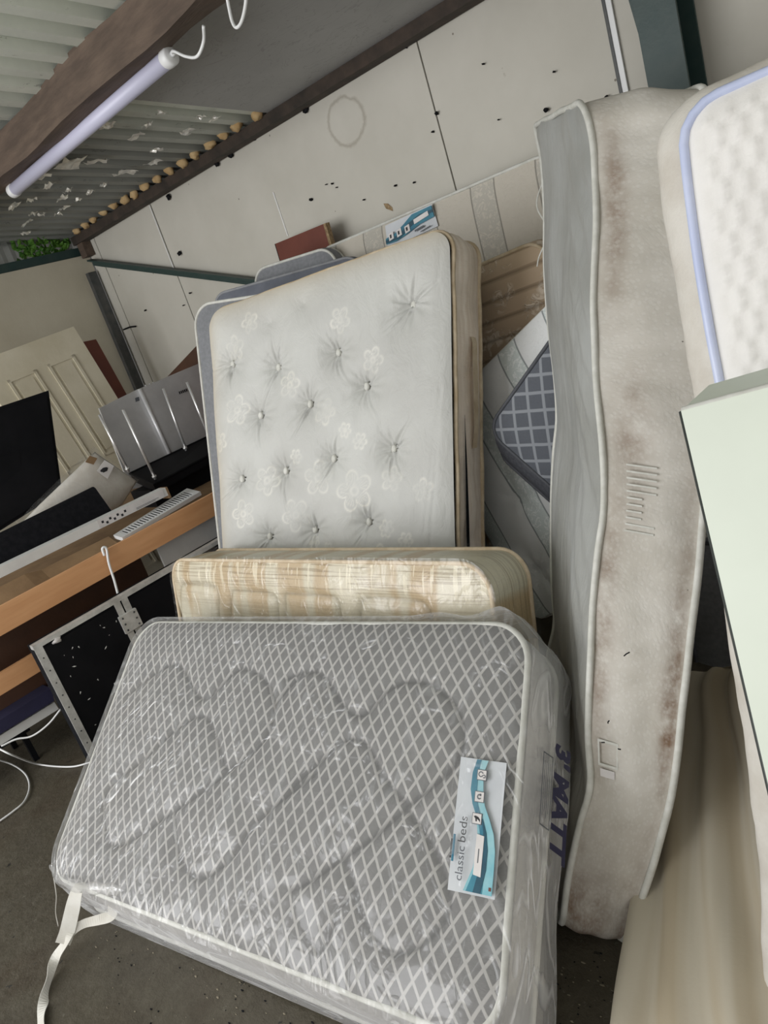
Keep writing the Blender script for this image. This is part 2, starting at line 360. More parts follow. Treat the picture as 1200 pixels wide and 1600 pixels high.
def m_film(name, haze=.10, tint=(.9, .93, .95), sc=(9, 9, 1), bst=.8, cap=.16, cr=1.1):
    m = NT(name); uv = m.uv(); n = m.noise(m.scale(uv, sc), 1, 3, .5, .8); r0 = m.noise(m.scale(uv, (sc[0] * .9, sc[1] * .45, 1)), 1, 2, .5, 1.6)
    r = m.ramp(m.math('ABSOLUTE', m.math('SUBTRACT', r0, .5)), 0, .035, 1, 0)
    bp = m.node('ShaderNodeBump'); m.l.new(m.math('ADD', n, m.math('MULTIPLY', r, .5)), bp.inputs['Height']); bp.inputs['Strength'].default_value = bst; bp.inputs['Distance'].default_value = .02
    tr = m.node('ShaderNodeBsdfTransparent'); gl = m.node('ShaderNodeBsdfGlossy'); df = m.node('ShaderNodeBsdfDiffuse')
    gl.inputs['Roughness'].default_value = .17; gl.inputs['Color'].default_value = (1, 1, 1, 1); m.l.new(bp.outputs[0], gl.inputs['Normal']); df.inputs['Color'].default_value = (*tint, 1)
    fr = m.node('ShaderNodeFresnel'); fr.inputs['IOR'].default_value = 1.4; 
    a = m.node('ShaderNodeMixShader'); m.put(a.inputs[0], m.math('ADD', haze * .5, m.math('MULTIPLY', r, haze * cr))); m.l.new(tr.outputs[0], a.inputs[1]); m.l.new(df.outputs[0], a.inputs[2])
    b = m.node('ShaderNodeMixShader'); m.put(b.inputs[0], m.math('MINIMUM', fr.outputs[0], cap)); m.l.new(a.outputs[0], b.inputs[1]); m.l.new(gl.outputs[0], b.inputs[2])
    m.l.new(b.outputs[0], m.out.inputs['Surface']); return m.m
M['film'] = m_film('clear_polythene', .09, bst=.5, cap=.07)
M['film_milky'] = m_film('milky_polythene', .4, (.85, .85, .84), (7, 12, 1), .4)
M['film_side'] = m_film('cloudy_polythene', .6, (.9, .91, .92), (3, 16, 1), .4, .14, .35)
M['film_thin'] = m_film('thin_clear_polythene', .03, bst=.35, cap=.035)
m_ = NT('clear_roof_sheet'); m_.base((.17, .18, .165), .35); m_.b.inputs['Transmission Weight'].default_value = .12; M['clear'] = m_.m
m_ = NT('lamp_diffuser'); m_.base((.60, .60, .76), .35); M['diffuser'] = m_.m

# ------------------------------------------------------------------ the shed
FLOOR = MB().box(-6.2, 2.5, -3.0, 3.6, -.1, 0).go('floor', M['floor']); tag(FLOOR, kind='structure')
def roofz(y): return 2.541 + .143 * (3.2 - y)
ceiling = tag(bpy.data.objects.new('ceiling', None), kind='structure'); COL.objects.link(ceiling)
# box-profile corrugated sheets, ribs running down the slope
def sheet(x0, x1, y0, y1, lift=0.0):
    prof = []; n = int(round((x1 - x0) / .15))
    for i in range(n):
        a = x0 + i * .15; prof += [(a, 0), (a + .060, 0), (a + .074, .042), (a + .136, .042)]
    prof.append((x0 + n * .15, 0)); v = []; f = []
    for th in (0, .002):
        for (x, h) in prof:
            for y in (y0, y1): v.append((x, y, roofz(y) + .012 + h + lift + th))
    k = len(prof)
    for i in range(k - 1): f.append((2 * i, 2 * i + 1, 2 * i + 3, 2 * i + 2)); f.append((2 * k + 2 * i, 2 * k + 2 * i + 2, 2 * k + 2 * i + 3, 2 * k + 2 * i + 1))
    return v, f
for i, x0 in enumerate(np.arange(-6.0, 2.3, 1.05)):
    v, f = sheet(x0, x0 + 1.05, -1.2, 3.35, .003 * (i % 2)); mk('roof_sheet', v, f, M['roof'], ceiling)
def roofpiece(name, x0, x1, y0, y1, dz, th, mat):
    return MB().hexa([(x0, y0, roofz(y0) + dz), (x1, y0, roofz(y0) + dz), (x1, y1, roofz(y1) + dz), (x0, y1, roofz(y1) + dz),
                      (x0, y0, roofz(y0) + dz + th), (x1, y0, roofz(y0) + dz + th), (x1, y1, roofz(y1) + dz + th), (x0, y1, roofz(y1) + dz + th)]).go(name, mat, ceiling)
roofpiece('ceiling_board', -3.215, -.78, 2.02, 3.13, -.006, .009, M['grey_board'])
roofpiece('ceiling_board', -.775, 1.7, 2.02, 3.13, -.006, .009, M['grey_board'])
# timber beam, slightly wavy
def beam():
    xs = np.linspace(-5.8, 2.4, 60); v = []; f = []
    for i, x in enumerate(xs):
        a = .006 * math.sin(i * 1.3) + .005 * math.sin(i * .53 + 1); b = .007 * math.sin(i * .9 + 2)
        v += [(x, 1.895 + a, 2.575 + b), (x, 2.02 + b, 2.572 + a), (x, 2.02, 2.72), (x, 1.90 - a, 2.742 + .012 * math.sin(i * .7))]
    for i in range(59):
        for k in range(4): f.append((4 * i + k, 4 * i + (k + 1) % 4, 4 * i + 4 + (k + 1) % 4, 4 * i + 4 + k))
    f += [(3, 2, 1, 0), (236, 237, 238, 239)]; return mk('trim_1', v, f, M['timber'])
BEAM = tag(beam(), kind='structure')
PURL = tag(MB().hexa([(-5.7, 3.10, 2.485), (2.4, 3.10, 2.495), (2.4, 3.19, 2.495), (-5.7, 3.19, 2.485), (-5.7, 3.10, 2.545), (2.4, 3.10, 2.545), (2.4, 3.19, 2.535), (-5.7, 3.19, 2.535)]).go('trim_2', M['purlin']), kind='structure')
# foam squeezed out of the rib ends
i = 0
for x in np.arange(-5.55, -3.2, .15):
    i += 1
    MB().blob((x + .03 * random.random(), 3.085, 2.562 + .012 * random.random()), .034 + .014 * random.random(), .03, .026 + .010 * random.random(), i, 9, 6, .25).go('foam_lump', M['foam'], ceiling, True)
# remnants of foil still stuck under the ribs
def on_roof(px, py, off=-.0):
    d = ray(px, py); t = (.941 + off + .143 * 3.2) / (d[2] + .143 * d[1]); return EYE + d * t
def foil(px, py, w, h, seed):
    R = random.Random(seed); c = on_roof(px, py, .0) + V3(0, 0, -.004); v = []; f = []; n = 5
    for j in range(n):
        for k in range(n):
            a = (k / (n - 1) - .5) * w * (1 + .5 * (R.random() - .5)); b = (j / (n - 1) - .5) * h * (1 + .5 * (R.random() - .5))
            v.append(c + V3(a + .3 * b, b, -.143 * b - .022 * R.random()))
    for j in range(n - 1):
        for k in range(n - 1): f.append((j * n + k, j * n + k + 1, j * n + n + k + 1, j * n + n + k))
    mk('foil_scrap', v, f, M['foil'], ceiling)
for i, (px, py, w_, h_) in enumerate([(108, 250, .10, .09), (148, 247, .05, .07), (194, 265, .06, .07), (238, 250, .045, .05), (243, 230, .04, .03), (210, 208, .07, .035), (165, 192, .05, .04), (292, 200, .05, .04), (312, 178, .035, .03), (334, 180, .04, .025), (250, 172, .03, .03), (228, 190, .05, .02), (60, 272, .05, .05), (75, 285, .07, .03),
                                       (46, 308, .05, .03), (95, 306, .08, .02), (120, 308, .05, .02), (20, 318, .09, .02), (100, 320, .09, .02), (50, 331, .04, .03), (62, 331, .03, .03), (90, 331, .03, .03), (40, 345, .12, .015), (140, 296, .05, .02), (105, 294, .05, .02), (160, 285, .04, .02), (40, 360, .05, .03)]):
    foil(px, py, w_ * 1.5, h_ * 1.5, i + 50)
# ------- back wall
WB = tag(bpy.data.objects.new('wall_back', None), kind='structure'); COL.objects.link(WB)
MB().box(-6.1, 2.5, 3.215, 3.3, 0, 2.60).go('backing', M['dark_steel'], WB)
edges = [-5.69, -5.545, -4.685, -3.46, -2.237, -1.36, -.14, 1.08, 2.5]
for i in range(len(edges) - 1):
    a, b = edges[i] + .003, edges[i + 1] - .003; y = 3.2 + .004 * ((i * 7) % 3 - 1); top = 2.50 + (.012 if i == 5 else 0) + .004 * (i % 2)
    MB().box(a, b, y - .0, y + .012, 0.01, top, .0015).go('panel', M['wall'], WB)
MB().box(-1.372, -1.360, 3.186, 3.199, 0, 2.50).go('joint_strip', M['dark_steel'], WB)
MB().box(-1.360, -1.338, 3.190, 3.2, 0, 2.50).go('joint_strip', M['white_plastic'], WB)
for x, z0, z1 in ((-4.682, 2.0, 2.48), (-3.46, 1.95, 2.2)):
    MB().box(x - .004, x + .004, 3.19, 3.196, z0, z1).go('filler_line', M['white_card'], WB)
# black fixing lumps left on the boards
for i, (px, py, s) in enumerate([(338, 256, .02), (360, 243, .02), (478, 171, .022), (701, 25, .024), (280, 396, .018), (263, 308, .022), (398, 218, .006), (1011, 62, .012), (948, 152, .010), (853, 172, .012), (866, 112, .005), (682, 177, .010), (676, 206, .006), (755, 100, .005), (779, 187, .004), (227, 485, .007), (297, 458, .007), (287, 477, .005), (519, 287, .006), (510, 288, .004), (526, 293, .004), (569, 312, .005), (618, 290, .006), (647, 285, .006), (635, 74, .005), (565, 112, .005), (486, 312, .01)]):
    c = W(px, py, y=3.187); MB().blob(c, s, .012, s * .8, i, 7, 5, .35).go('fixing', M['black'], WB, True)
MB().add([W(599, 318, y=3.194), W(606, 318, y=3.194), W(613, 324, y=3.194), W(614, 330, y=3.194), W(603, 326, y=3.194)], [(0, 1, 2, 3, 4)]).go('chip_mark', M['chip'], WB)
MB().tube([W(193, 515, y=3.185), W(203, 511, y=3.182), W(212, 510, y=3.185)], .006, 6).go('hook', M['black'], WB, True)
# diagonal steel brace
a, b = W(150, 405, y=3.17), W(402, 434, y=3.17); d = unit(b - a); a = a - d * .05; b = a + d * 2.9; nrm = unit(np.cross(d, V3(0, 1, 0)))
if nrm[2] < 0: nrm = -nrm
BR = MB().quadslab([a - nrm * .05, b - nrm * .05, b, a], V3(0, -.008, 0)).quadslab([a - nrm * .012, b - nrm * .012, b, a], V3(0, -.05, 0)).go('trim_3', M['green_steel']); tag(BR, kind='structure')
# steel column with haunch
CL = MB().box(-1.185, -1.045, 3.00, 3.012, 0, 2.5).box(-1.121, -1.109, 3.012, 3.17, 0, 2.5).box(-1.185, -1.045, 3.17, 3.18, 0, 2.5)
h0 = W(1043, 58, y=3.0); h1 = W(975, -15, y=3.0)
CL.add([(-1.185, 3.014, h0[2]), (-1.12, 3.014, h0[2]), (-1.12, 3.014, 2.5), (h1[0] - .05, 3.014, 2.5), (h1[0], 3.014, h1[2]), (-1.185, 3.026, h0[2]), (-1.12, 3.026, h0[2]), (-1.12, 3.026, 2.5), (h1[0] - .05, 3.026, 2.5), (h1[0], 3.026, h1[2])],
       [(4, 3, 2, 1, 0), (5, 6, 7, 8, 9), (0, 5, 9, 4), (4, 9, 8, 3)])
CL.box(-1.185, -1.045, -1.2, 2.999, 2.42, 2.52)
tag(CL.go('trim_4', M['green_steel']), kind='structure')
# ------- left wall
WL = tag(bpy.data.objects.new('wall_left', None), kind='structure'); COL.objects.link(WL)
for y0, y1 in ((-1.2, .6), (.605, 1.82), (1.825, 3.19)):
    MB().box(-5.715, -5.70, y0, y1, 0, 2.405, .002).go('panel', M['cream_wall'], WL)
MB().box(-5.80, -5.72, -1.2, 3.19, 2.40, 2.47).go('rail', M['green_steel'], WL)
MB().box(-5.70, -5.655, 3.10, 3.17, 0, 2.27).go('post', M['dark_steel'], WL)
MB().box(-5.685, -5.60, 3.12, 3.19, 2.38, 2.51).go('bracket', M['timber'], WL)
v = []; f = []
ys = np.arange(-1.2, 3.2, .038)
for i, y in enumerate(ys): v += [(-5.83 - .018 * (i % 2), y, 2.40), (-5.83 - .018 * (i % 2), y, roofz(y) + .03)]
for i in range(len(ys) - 1): f.append((2 * i, 2 * i + 2, 2 * i + 3, 2 * i + 1))
mk('clear_sheet', v, f, M['clear'], WL)
R = random.Random(3); iv = MB()
for i in range(900):
    c = V3(-5.79 - .03 * R.random(), 1.9 + 1.25 * R.random(), 2.42 + .33 * R.random())
    if (math.sin(c[1] * 9) + math.sin(c[1] * 23 + 1)) < -.5: continue
    s = .018 + .02 * R.random(); t = unit(V3(R.random() - .5, R.random() - .5, R.random() - .5)); u = unit(np.cross(t, V3(1, .2, .1)))
    iv.add([c - t * s, c + u * s * .7, c + t * s * .4 + V3(.006, 0, 0), c + t * s, c - u * s * .7], [(0, 1, 2, 4), (1, 3, 2), (2, 3, 4)])
iv = iv.go('ivy', M['leaf']); tag(iv, 'green ivy leaves growing behind the clear sheet under the roof edge', 'ivy', kind='stuff')

# ------------------------------------------------------------------ lamp and its cable
L0, L1 = V3(-4.05, 2.0, 2.545), V3(-2.45, 2.0, 2.548)
lamp = thing('tube_lamp', (-3.265, 2.0, 2.53), 'long unlit white tube lamp fixed under the brown roof beam', 'lamp')
MB().tube([L0 + V3(.02, 0, 0), L1 - V3(.035, 0, 0)], .031, 20).go('diffuser', M['diffuser'], lamp, True)
MB().box(-4.02, -2.54, 1.99, 2.015, 2.565, 2.574).go('mounting_plate', M['dark_steel'], lamp)
for s, p in ((1, L0), (-1, L1)):
    MB().tube([p, p + V3(.006 * s, 0, 0), p + V3(.04 * s, 0, 0), p + V3(.045 * s, 0, 0)], [.026, .034, .034, .031], 20).go('end_cap', M['white_plastic'], lamp, True)
MB().tube([L1, L1 + V3(.02, 0, .004)], .011, 10).go('cable_gland', M['white_plastic'], lamp, True)
MB().tube(spline([L1 + V3(.0, 0, .005), W(272, 80, y=1.97), W(290, 88, y=1.95), W(308, 88, y=1.93), W(318, 65, y=1.93), W(318, 41, y=1.90)], 8), .0055, 8).go('cable', M['white_plastic'], lamp, True)
cb = MB().tube(spline([W(352, -22, y=1.90), W(357, 8, y=1.91), W(363, 34, y=1.93), W(370, 43, y=1.94), W(378, 32, y=1.93), W(384, 4, y=1.91), W(384, -25, y=1.9)], 8), .0055, 8).go('cable', M['white_plastic'], None, True)
tag(cb, 'white cable loop hanging off the beam at the top edge', 'cable')

# ------------------------------------------------------------------ mattress kit
def rrect(Wd, H, r, step=.02):
    pts = []
    def seg(a, b):
        n = max(2, int(np.hypot(*(np.array(b) - a)) / step))
        for i in range(n): pts.append(np.array(a) + (np.array(b) - np.array(a)) * i / n)
    def arc(c, a0):
        n = max(4, int(r * PI / 2 / step * 1.3))
        for i in range(n):
            a = a0 + PI / 2 * i / n; pts.append(np.array([c[0] + r * math.cos(a), c[1] + r * math.sin(a)]))
    seg((r, 0), (Wd - r, 0)); arc((Wd - r, r), -PI / 2); seg((Wd, r), (Wd, H - r)); arc((Wd - r, H - r), 0)
    seg((Wd - r, H), (r, H)); arc((r, H - r), PI / 2); seg((0, H - r), (0, r)); arc((r, r), PI)
    return np.array(pts)
def grid_rr(Wd, H, r, step):
    nx = max(4, int(Wd / step)); ny = max(4, int(H / step)); x = np.linspace(0, Wd, nx + 1); y = np.linspace(0, H, ny + 1)
    X, Y = np.meshgrid(x, y)
    px = np.clip((np.abs(X - Wd / 2) - (Wd / 2 - r)) / r, 0, 1); py = np.clip((np.abs(Y - H / 2) - (H / 2 - r)) / r, 0, 1)
    both = (px > 0) & (py > 0); qx = px * np.sqrt(1 - py ** 2 / 2); qy = py * np.sqrt(1 - px ** 2 / 2)
    X2 = np.where(both, Wd / 2 + np.sign(X - Wd / 2) * (Wd / 2 - r + qx * r), X); Y2 = np.where(both, H / 2 + np.sign(Y - H / 2) * (H / 2 - r + qy * r), Y)
    # distance to the edge
    dx = np.abs(X2 - Wd / 2) - (Wd / 2 - r); dy = np.abs(Y2 - H / 2) - (H / 2 - r)
    e = -(np.minimum(np.maximum(dx, dy), 0) + np.hypot(np.maximum(dx, 0), np.maximum(dy, 0)) - r)
    k = np.arange((nx + 1) * ny).reshape(ny, nx + 1)[:, :nx].ravel(); f = np.stack([k, k + 1, k + nx + 2, k + nx + 1], 1)
    return X2.ravel(), Y2.ravel(), np.maximum(e, 0).ravel(), f
def sn(x, y, s=1.0, seed=0):     # cheap smooth noise
    R = np.random.RandomState(seed); o = np.zeros_like(x)
    for i in range(6):
        a = R.rand() * 2 * PI; k = s * (1 + 1.4 * R.rand()) * (1.5 ** i) / 2; o = o + np.sin(k * (x * math.cos(a) + y * math.sin(a)) + R.rand() * 6.28) / (1.4 ** i)
    return o / 3
def bend(n=None, amp=0): pass
class Mattress:
    def __init__(s, name, label, quad=None, T=.2, pos=None, dims=None, r=.09, group=None, cat='mattress'):
        if quad is not None:
            TL, TR, BR_, BL = [np.array(q, float) for q in quad]
            s.Wd = (np.linalg.norm(TR - TL) + np.linalg.norm(BR_ - BL)) / 2; s.H = (np.linalg.norm(TL - BL) + np.linalg.norm(TR - BR_)) / 2
            n = unit(np.cross(TR - TL, TL - BL + TR - BR_)); n = -n if n @ (TL - EYE) < 0 else n     # away from the viewer's side
            s.N = n
            def pos(x, y, z):
                u = (np.asarray(x) / s.Wd)[..., None]; v = (np.asarray(y) / s.H)[..., None]
                return (1 - u) * (1 - v) * BL + u * (1 - v) * BR_ + u * v * TR + (1 - u) * v * TL + np.asarray(z)[..., None] * n
            c = (BL + BR_) / 2 + n * T / 2
        else:
            s.Wd, s.H = dims; c = pos(np.array([s.Wd / 2]), np.array([0.0]), np.array([T / 2]))[0]
        s.pos = pos; s.T = T; s.r = r; s.root = thing(name, (c[0], c[1], max(0, c[2] if quad is None else c[2])), label, cat, group); s.quad = quad; s.dispf = lambda x, y, e: e * 0
    def front(s, mat, step=.02, disp=None, puff=.02, name='face_panel', attrs=None):
        X, Y, e, f = grid_rr(s.Wd, s.H, s.r, step)
        s.dispf = lambda x, y, e: puff * (1 - np.exp(-e / .045)) + (disp(x, y, e) if disp else 0)
        D = s.dispf(X, Y, e); v = s.pos(X, Y, -D)
        at = {k: g(X, Y) for k, g in (attrs or {}).items()}
        return mk(name, v, f, mat, s.root, True, uv=np.stack([X, Y], 1), attrs=at)
    def back(s, mat, step=.08, puff=.015, name='back_panel'):
        X, Y, e, f = grid_rr(s.Wd, s.H, s.r, step); v = s.pos(X, Y, s.T + puff * (1 - np.exp(-e / .045)))
        return mk(name, v, f[:, ::-1], mat, s.root, True, uv=np.stack([X, Y], 1))
    def border(s, mat, bulge=.012, nt=8, wr=.0, attrs=None, name='border', step=.02, seed=1):
        P = rrect(s.Wd, s.H, s.r, step); n = len(P); d = np.roll(P, -1, 0) - np.roll(P, 1, 0); nn = np.stack([d[:, 1], -d[:, 0]], 1) / np.linalg.norm(d, axis=1)[:, None]
        S_ = np.concatenate([[0], np.cumsum(np.linalg.norm(np.diff(P, axis=0), axis=1))]); v = []; uv = []; pr = []
        for j in range(nt + 1):
            t = j / nt; b = bulge * math.sin(PI * t) + (wr * sn(S_ * 1.0, np.full(n, t * s.T), 26, seed) * math.sin(PI * t) if wr else 0)
            Q = P + nn * (b[:, None] if hasattr(b, '__len__') else b); v.append(s.pos(Q[:, 0], Q[:, 1], np.full(n, s.T * t))); uv.append(np.stack([S_, np.full(n, t * s.T)], 1)); pr.append(np.stack([P[:, 0], P[:, 1], np.full(n, t)], 1))
        f = [(j * n + i, j * n + (i + 1) % n, (j + 1) * n + (i + 1) % n, (j + 1) * n + i) for j in range(nt) for i in range(n)]
        pr = np.concatenate(pr); at = {k: g(pr[:, 0], pr[:, 1], pr[:, 2]) for k, g in (attrs or {}).items()}
        return mk(name, np.concatenate(v), f, mat, s.root, True, uv=np.concatenate(uv), attrs=at)
    def piping(s, mat, rad=.007, both=True, wob=0.0, name='piping'):
        for z in ((0, s.T) if both else (0,)):
            P = rrect(s.Wd, s.H, s.r, .025); d = np.roll(P, -1, 0) - np.roll(P, 1, 0); nn = np.stack([d[:, 1], -d[:, 0]], 1) / np.linalg.norm(d, axis=1)[:, None]
            if wob: P = P + nn * (wob * sn(P[:, 0], P[:, 1], 22, 5))[:, None]
            P = P + nn * rad * .3; v = s.pos(P[:, 0], P[:, 1], np.full(len(P), float(z))); m = MB(); m.tube(list(v) + [v[0], v[1]], rad, 8, False); m.go(name, mat, s.root, True)
    def uvof(s, px, py):     # face coordinates of what is seen at a pixel
        TL, TR, BR_, BL = s.quad; n = s.N; p = WP(px, py, TL, n) - BL; a = TR - TL; b = TL - BL
        A = np.array([[a @ a, a @ b], [a @ b, b @ b]]); u, v = np.linalg.solve(A, [p @ a, p @ b]); return np.array([u * s.Wd, v * s.H])
    def lay(s, name, poly, mat, lift=.003, parent=None, thick=True):   # a flat piece laid on the face
        poly = np.array(poly, float); c = poly.mean(0); e = np.full(len(poly), .1); D = s.dispf(poly[:, 0], poly[:, 1], e); D = np.full(len(poly), D.mean()) if not callable(lift) else D
        top = s.pos(poly[:, 0], poly[:, 1], -D - lift); n = len(poly)
        v = np.concatenate([top, s.pos(poly[:, 0], poly[:, 1], -D - lift + .0012)]); f = [list(range(n))] + [[i, (i + 1) % n, n + (i + 1) % n, n + i] for i in range(n)]
        return mk(name, v, f, mat, parent or s.root)
def text_mesh(txt, size, bold=0, sx=1.0):
    cu = bpy.data.curves.new('txt', 'FONT'); cu.body = txt; cu.size = size; cu.resolution_u = 3; cu.align_x = 'LEFT'; cu.offset = bold; o = bpy.data.objects.new('txt', cu); COL.objects.link(o)
    dg = bpy.context.evaluated_depsgraph_get(); me = bpy.data.meshes.new_from_object(o.evaluated_get(dg)); v = np.array([q.co[:] for q in me.vertices]); f = [list(p.vertices) for p in me.polygons]
    bpy.data.objects.remove(o); bpy.data.curves.remove(cu); bpy.data.meshes.remove(me); v[:, 0] *= sx; return v, f
def seg_dist(X, Y, poly):
    d = np.full(X.shape, 9.0); P = np.array(poly)
    for a, b in zip(P[:-1], P[1:]):
        ab = b - a; t = np.clip(((X - a[0]) * ab[0] + (Y - a[1]) * ab[1]) / (ab @ ab + 1e-12), 0, 1); d = np.minimum(d, np.hypot(X - a[0] - t * ab[0], Y - a[1] - t * ab[1]))
    return d
def down(TL, TR, H, lean):   # complete a quad from its top edge: lean = horizontal direction*metres per metre of drop
    d = unit(V3(lean[0], lean[1], -1)); return [TL, TR, TR + d * H, TL + d * H]

# ------------------------------------------------------------------ MATTRESS 1: grey lattice in a bag, foreground
q1 = [V3(-2.729, 1.131, .624), V3(-1.079, 1.364, .656), V3(-.874, .644, .157), V3(-2.524, .41, .125)]
q1 = [EYE + (p - EYE) * .955 for p in q1]
m1 = Mattress('mattress', 'grey diamond-lattice mattress in a clear plastic bag, leaning at the front', q1, .17, r=.10)
def sag1(x, y, z, p0=m1.pos):    # the slack mattress hangs a little out of square along its lower edge
    z = np.asarray(z, float); k = np.clip(1 - np.asarray(y, float) / m1.H, 0, 1)[..., None]; zz = np.maximum(z, 0)[..., None] / .17
    return p0(x, y, z) + zz * k * (V3(-.012, .045, -.172) - m1.N * .17)
m1.pos = sag1
C4 = lambda l: [m1.uvof(60 + x / 2.727, 940 + y / 2.727) for x, y in l]
C5 = lambda l: [m1.uvof(480 + x / 2.424, 940 + y / 2.424) for x, y in l]
quilt = [C5([(-40, 1100), (40, 1060), (140, 990), (270, 900), (400, 780), (520, 680), (590, 600), (605, 480), (560, 380), (470, 320), (390, 315), (320, 350), (260, 420), (210, 440), (160, 410), (120, 350), (70, 285), (0, 275), (-60, 300)]),
         C5([(-60, 740), (0, 670), (70, 610), (150, 540), (200, 528), (250, 560), (290, 640), (330, 700), (400, 780)]),
         C5([(170, 980), (200, 1100), (240, 1220), (300, 1310), (370, 1340), (470, 1290), (540, 1200), (555, 1120), (520, 1000), (470, 900), (400, 800)]),
         C5([(0, 1180), (20, 1260), (60, 1330), (110, 1250), (130, 1180), (170, 1130)]),
         C4([(300, 950), (320, 1030), (370, 1045), (450, 1000), (600, 900), (700, 830), (830, 730), (960, 620), (1010, 530), (1020, 430), (980, 340), (900, 295), (840, 320), (740, 420), (690, 400), (640, 310), (600, 275), (520, 310), (400, 400)]),
         C4([(600, 900), (610, 1050), (650, 1150), (720, 1185), (820, 1120), (880, 1050), (940, 960), (1060, 850), (1200, 740)]),
         C4([(300, 950), (300, 850), (340, 780), (470, 680), (600, 560), (690, 500), (740, 510), (780, 600), (820, 720)]),
         C4([(1020, 450), (1060, 400), (1120, 340), (1200, 300)])]
quilt = [[np.array(p) for p in spline(l, 4)] for l in quilt]
def qd(X, Y): return np.min([seg_dist(X, Y, l) for l in quilt], 0)
def d1(x, y, e):
    d = qd(x, y); return -.0055 * np.exp(-(d / .007) ** 2) + .008 * (1 - np.exp(-d / .05)) + .005 * sn(x, y, 9, 4)
m1.front(M['lattice'], .007, d1, .018, attrs={'groove': lambda x, y: np.exp(-(qd(x, y) / .0055) ** 2)})
m1.border(M['border_pale'], .012, 8, .006); m1.back(M['border_grey']); m1.piping(M['pipe_white'], .0085)
# printed end label
lq = [m1.uvof(*p) for p in ((729, 1188), (800, 1198), (782, 1410), (709, 1394))]   # corners seen in the photo
def LP(a, b): return (1 - a) * (1 - b) * lq[0] + a * (1 - b) * lq[1] + a * b * lq[2] + (1 - a) * b * lq[3]
lab = m1.lay('label', [LP(0, 0), LP(0, 1), LP(1, 1), LP(1, 0)], M['label'], .010); lab['label'] = 'white card label with a teal wave print'
def LL(name, pts, mat, lift): return m1.lay(name, [LP(*p) for p in pts], mat, lift, lab)
# one mean height so that layers stay parallel
_df = m1.dispf; _mean = float(np.mean(_df(*[np.array([LP(.5, .5)[k]]) for k in (0, 1)], np.array([.1])))); m1.dispf = lambda x, y, e: np.full(np.shape(x), _mean + .004)
def wave(pts, w):    # ribbon in label space from centre line
    L = []; Rr = []
    for (a, b), ww in zip(pts, w): L.append((a - ww, b)); Rr.append((a + ww, b))
    return L + Rr[::-1]
cl = [(.46, 0.01), (.40, .12), (.40, .25), (.46, .36), (.58, .46), (.66, .56), (.70, .68), (.68, .82), (.60, .985)]
LL('wave_print', wave([(a + .07, b) for a, b in cl], [.12, .10, .13, .13, .14, .17, .19, .22, .30]), M['teal_light'], .0105)
LL('wave_print', wave(cl, [.05, .06, .07, .06, .05, .05, .07, .10, .17]), M['teal'], .0112)
LL('wave_print', wave([(a + .06, b) for a, b in cl[4:]], [.01, .03, .05, .07, .08]), M['teal_dark'], .0118)
def icon(cy, cx=.55):
    LL('icon_frame', [(cx - .105, cy - .042), (cx - .105, cy + .042), (cx + .105, cy + .042), (cx + .105, cy - .042)], M['grey_ink'], .0122)
    LL('icon', [(cx - .092, cy - .037), (cx - .092, cy + .037), (cx + .092, cy + .037), (cx + .092, cy - .037)], M['tag_white'], .0127)
def ring(cx, cy, r0, a0=0, a1=2 * PI, th=.35):
    o = [(cx + r0 * math.cos(a), cy + .42 * r0 * math.sin(a)) for a in np.linspace(a0, a1, 16)]; i = [(cx + r0 * (1 - th) * math.cos(a), cy + .42 * r0 * (1 - th) * math.sin(a)) for a in np.linspace(a1, a0, 16)]; return o + i
icon(.13); icon(.30, .54); icon(.465, .53)
LL('icon_mark', ring(.53, .125, .055, .3, 2 * PI - .3), M['grey_ink'], .0131); LL('icon_mark', ring(.60, .14, .035, -2.4, 2.4, .5), M['grey_ink'], .0131)
LL('icon_mark', ring(.54, .30, .05, .5, 5.2, .5), M['grey_ink'], .0131); LL('icon_mark', ring(.56, .285, .022, 0, 6.2, .9), M['grey_ink'], .0131)
LL('icon_mark', [(.46, .45), (.50, .445), (.56, .452), (.60, .47), (.60, .49), (.57, .475), (.53, .468), (.54, .485), (.51, .488), (.50, .465)], M['ink'], .0131)
LL('sticker', [(.56, .575), (.56, .865), (.72, .875), (.72, .585)], M['tag_white'], .0127)
LL('logo_bar', [(.02, .64), (.02, .78), (.05, .78), (.05, .64)], M['ink'], .0122)
LL('logo_bar', [(.06, .605), (.06, .80), (.105, .80), (.105, .605)], M['teal'], .0122)
def label_text(txt, size, a0, b0, mat, sx=1.0):    # runs upward along the label (b decreasing)
    v, f = text_mesh(txt, size, sx=sx); u = unit(LP(.5, 0) - LP(.5, 1)); w_ = unit(LP(1, .5) - LP(0, .5)); o = LP(a0, b0)
    q = o + v[:, :1] * u - v[:, 1:2] * -1 * (-w_) ; D = np.full(len(q), _mean + .004); mk('lettering', m1.pos(q[:, 0], q[:, 1], -D - .0135), f, mat, lab)
label_text('classic', .026, .335, .93, M['grey_ink'], 1.05); label_text('beds', .028, .335, .66, M['ink'], 1.05)
LL('small_print', [(.625, .68), (.625, .78), (.645, .78), (.645, .68)], M['grey_ink'], .0131); LL('red_mark', [(.90, .93), (.90, .955), (.95, .955), (.95, .93)], M['red_wood'], .0112)
m1.dispf = _df
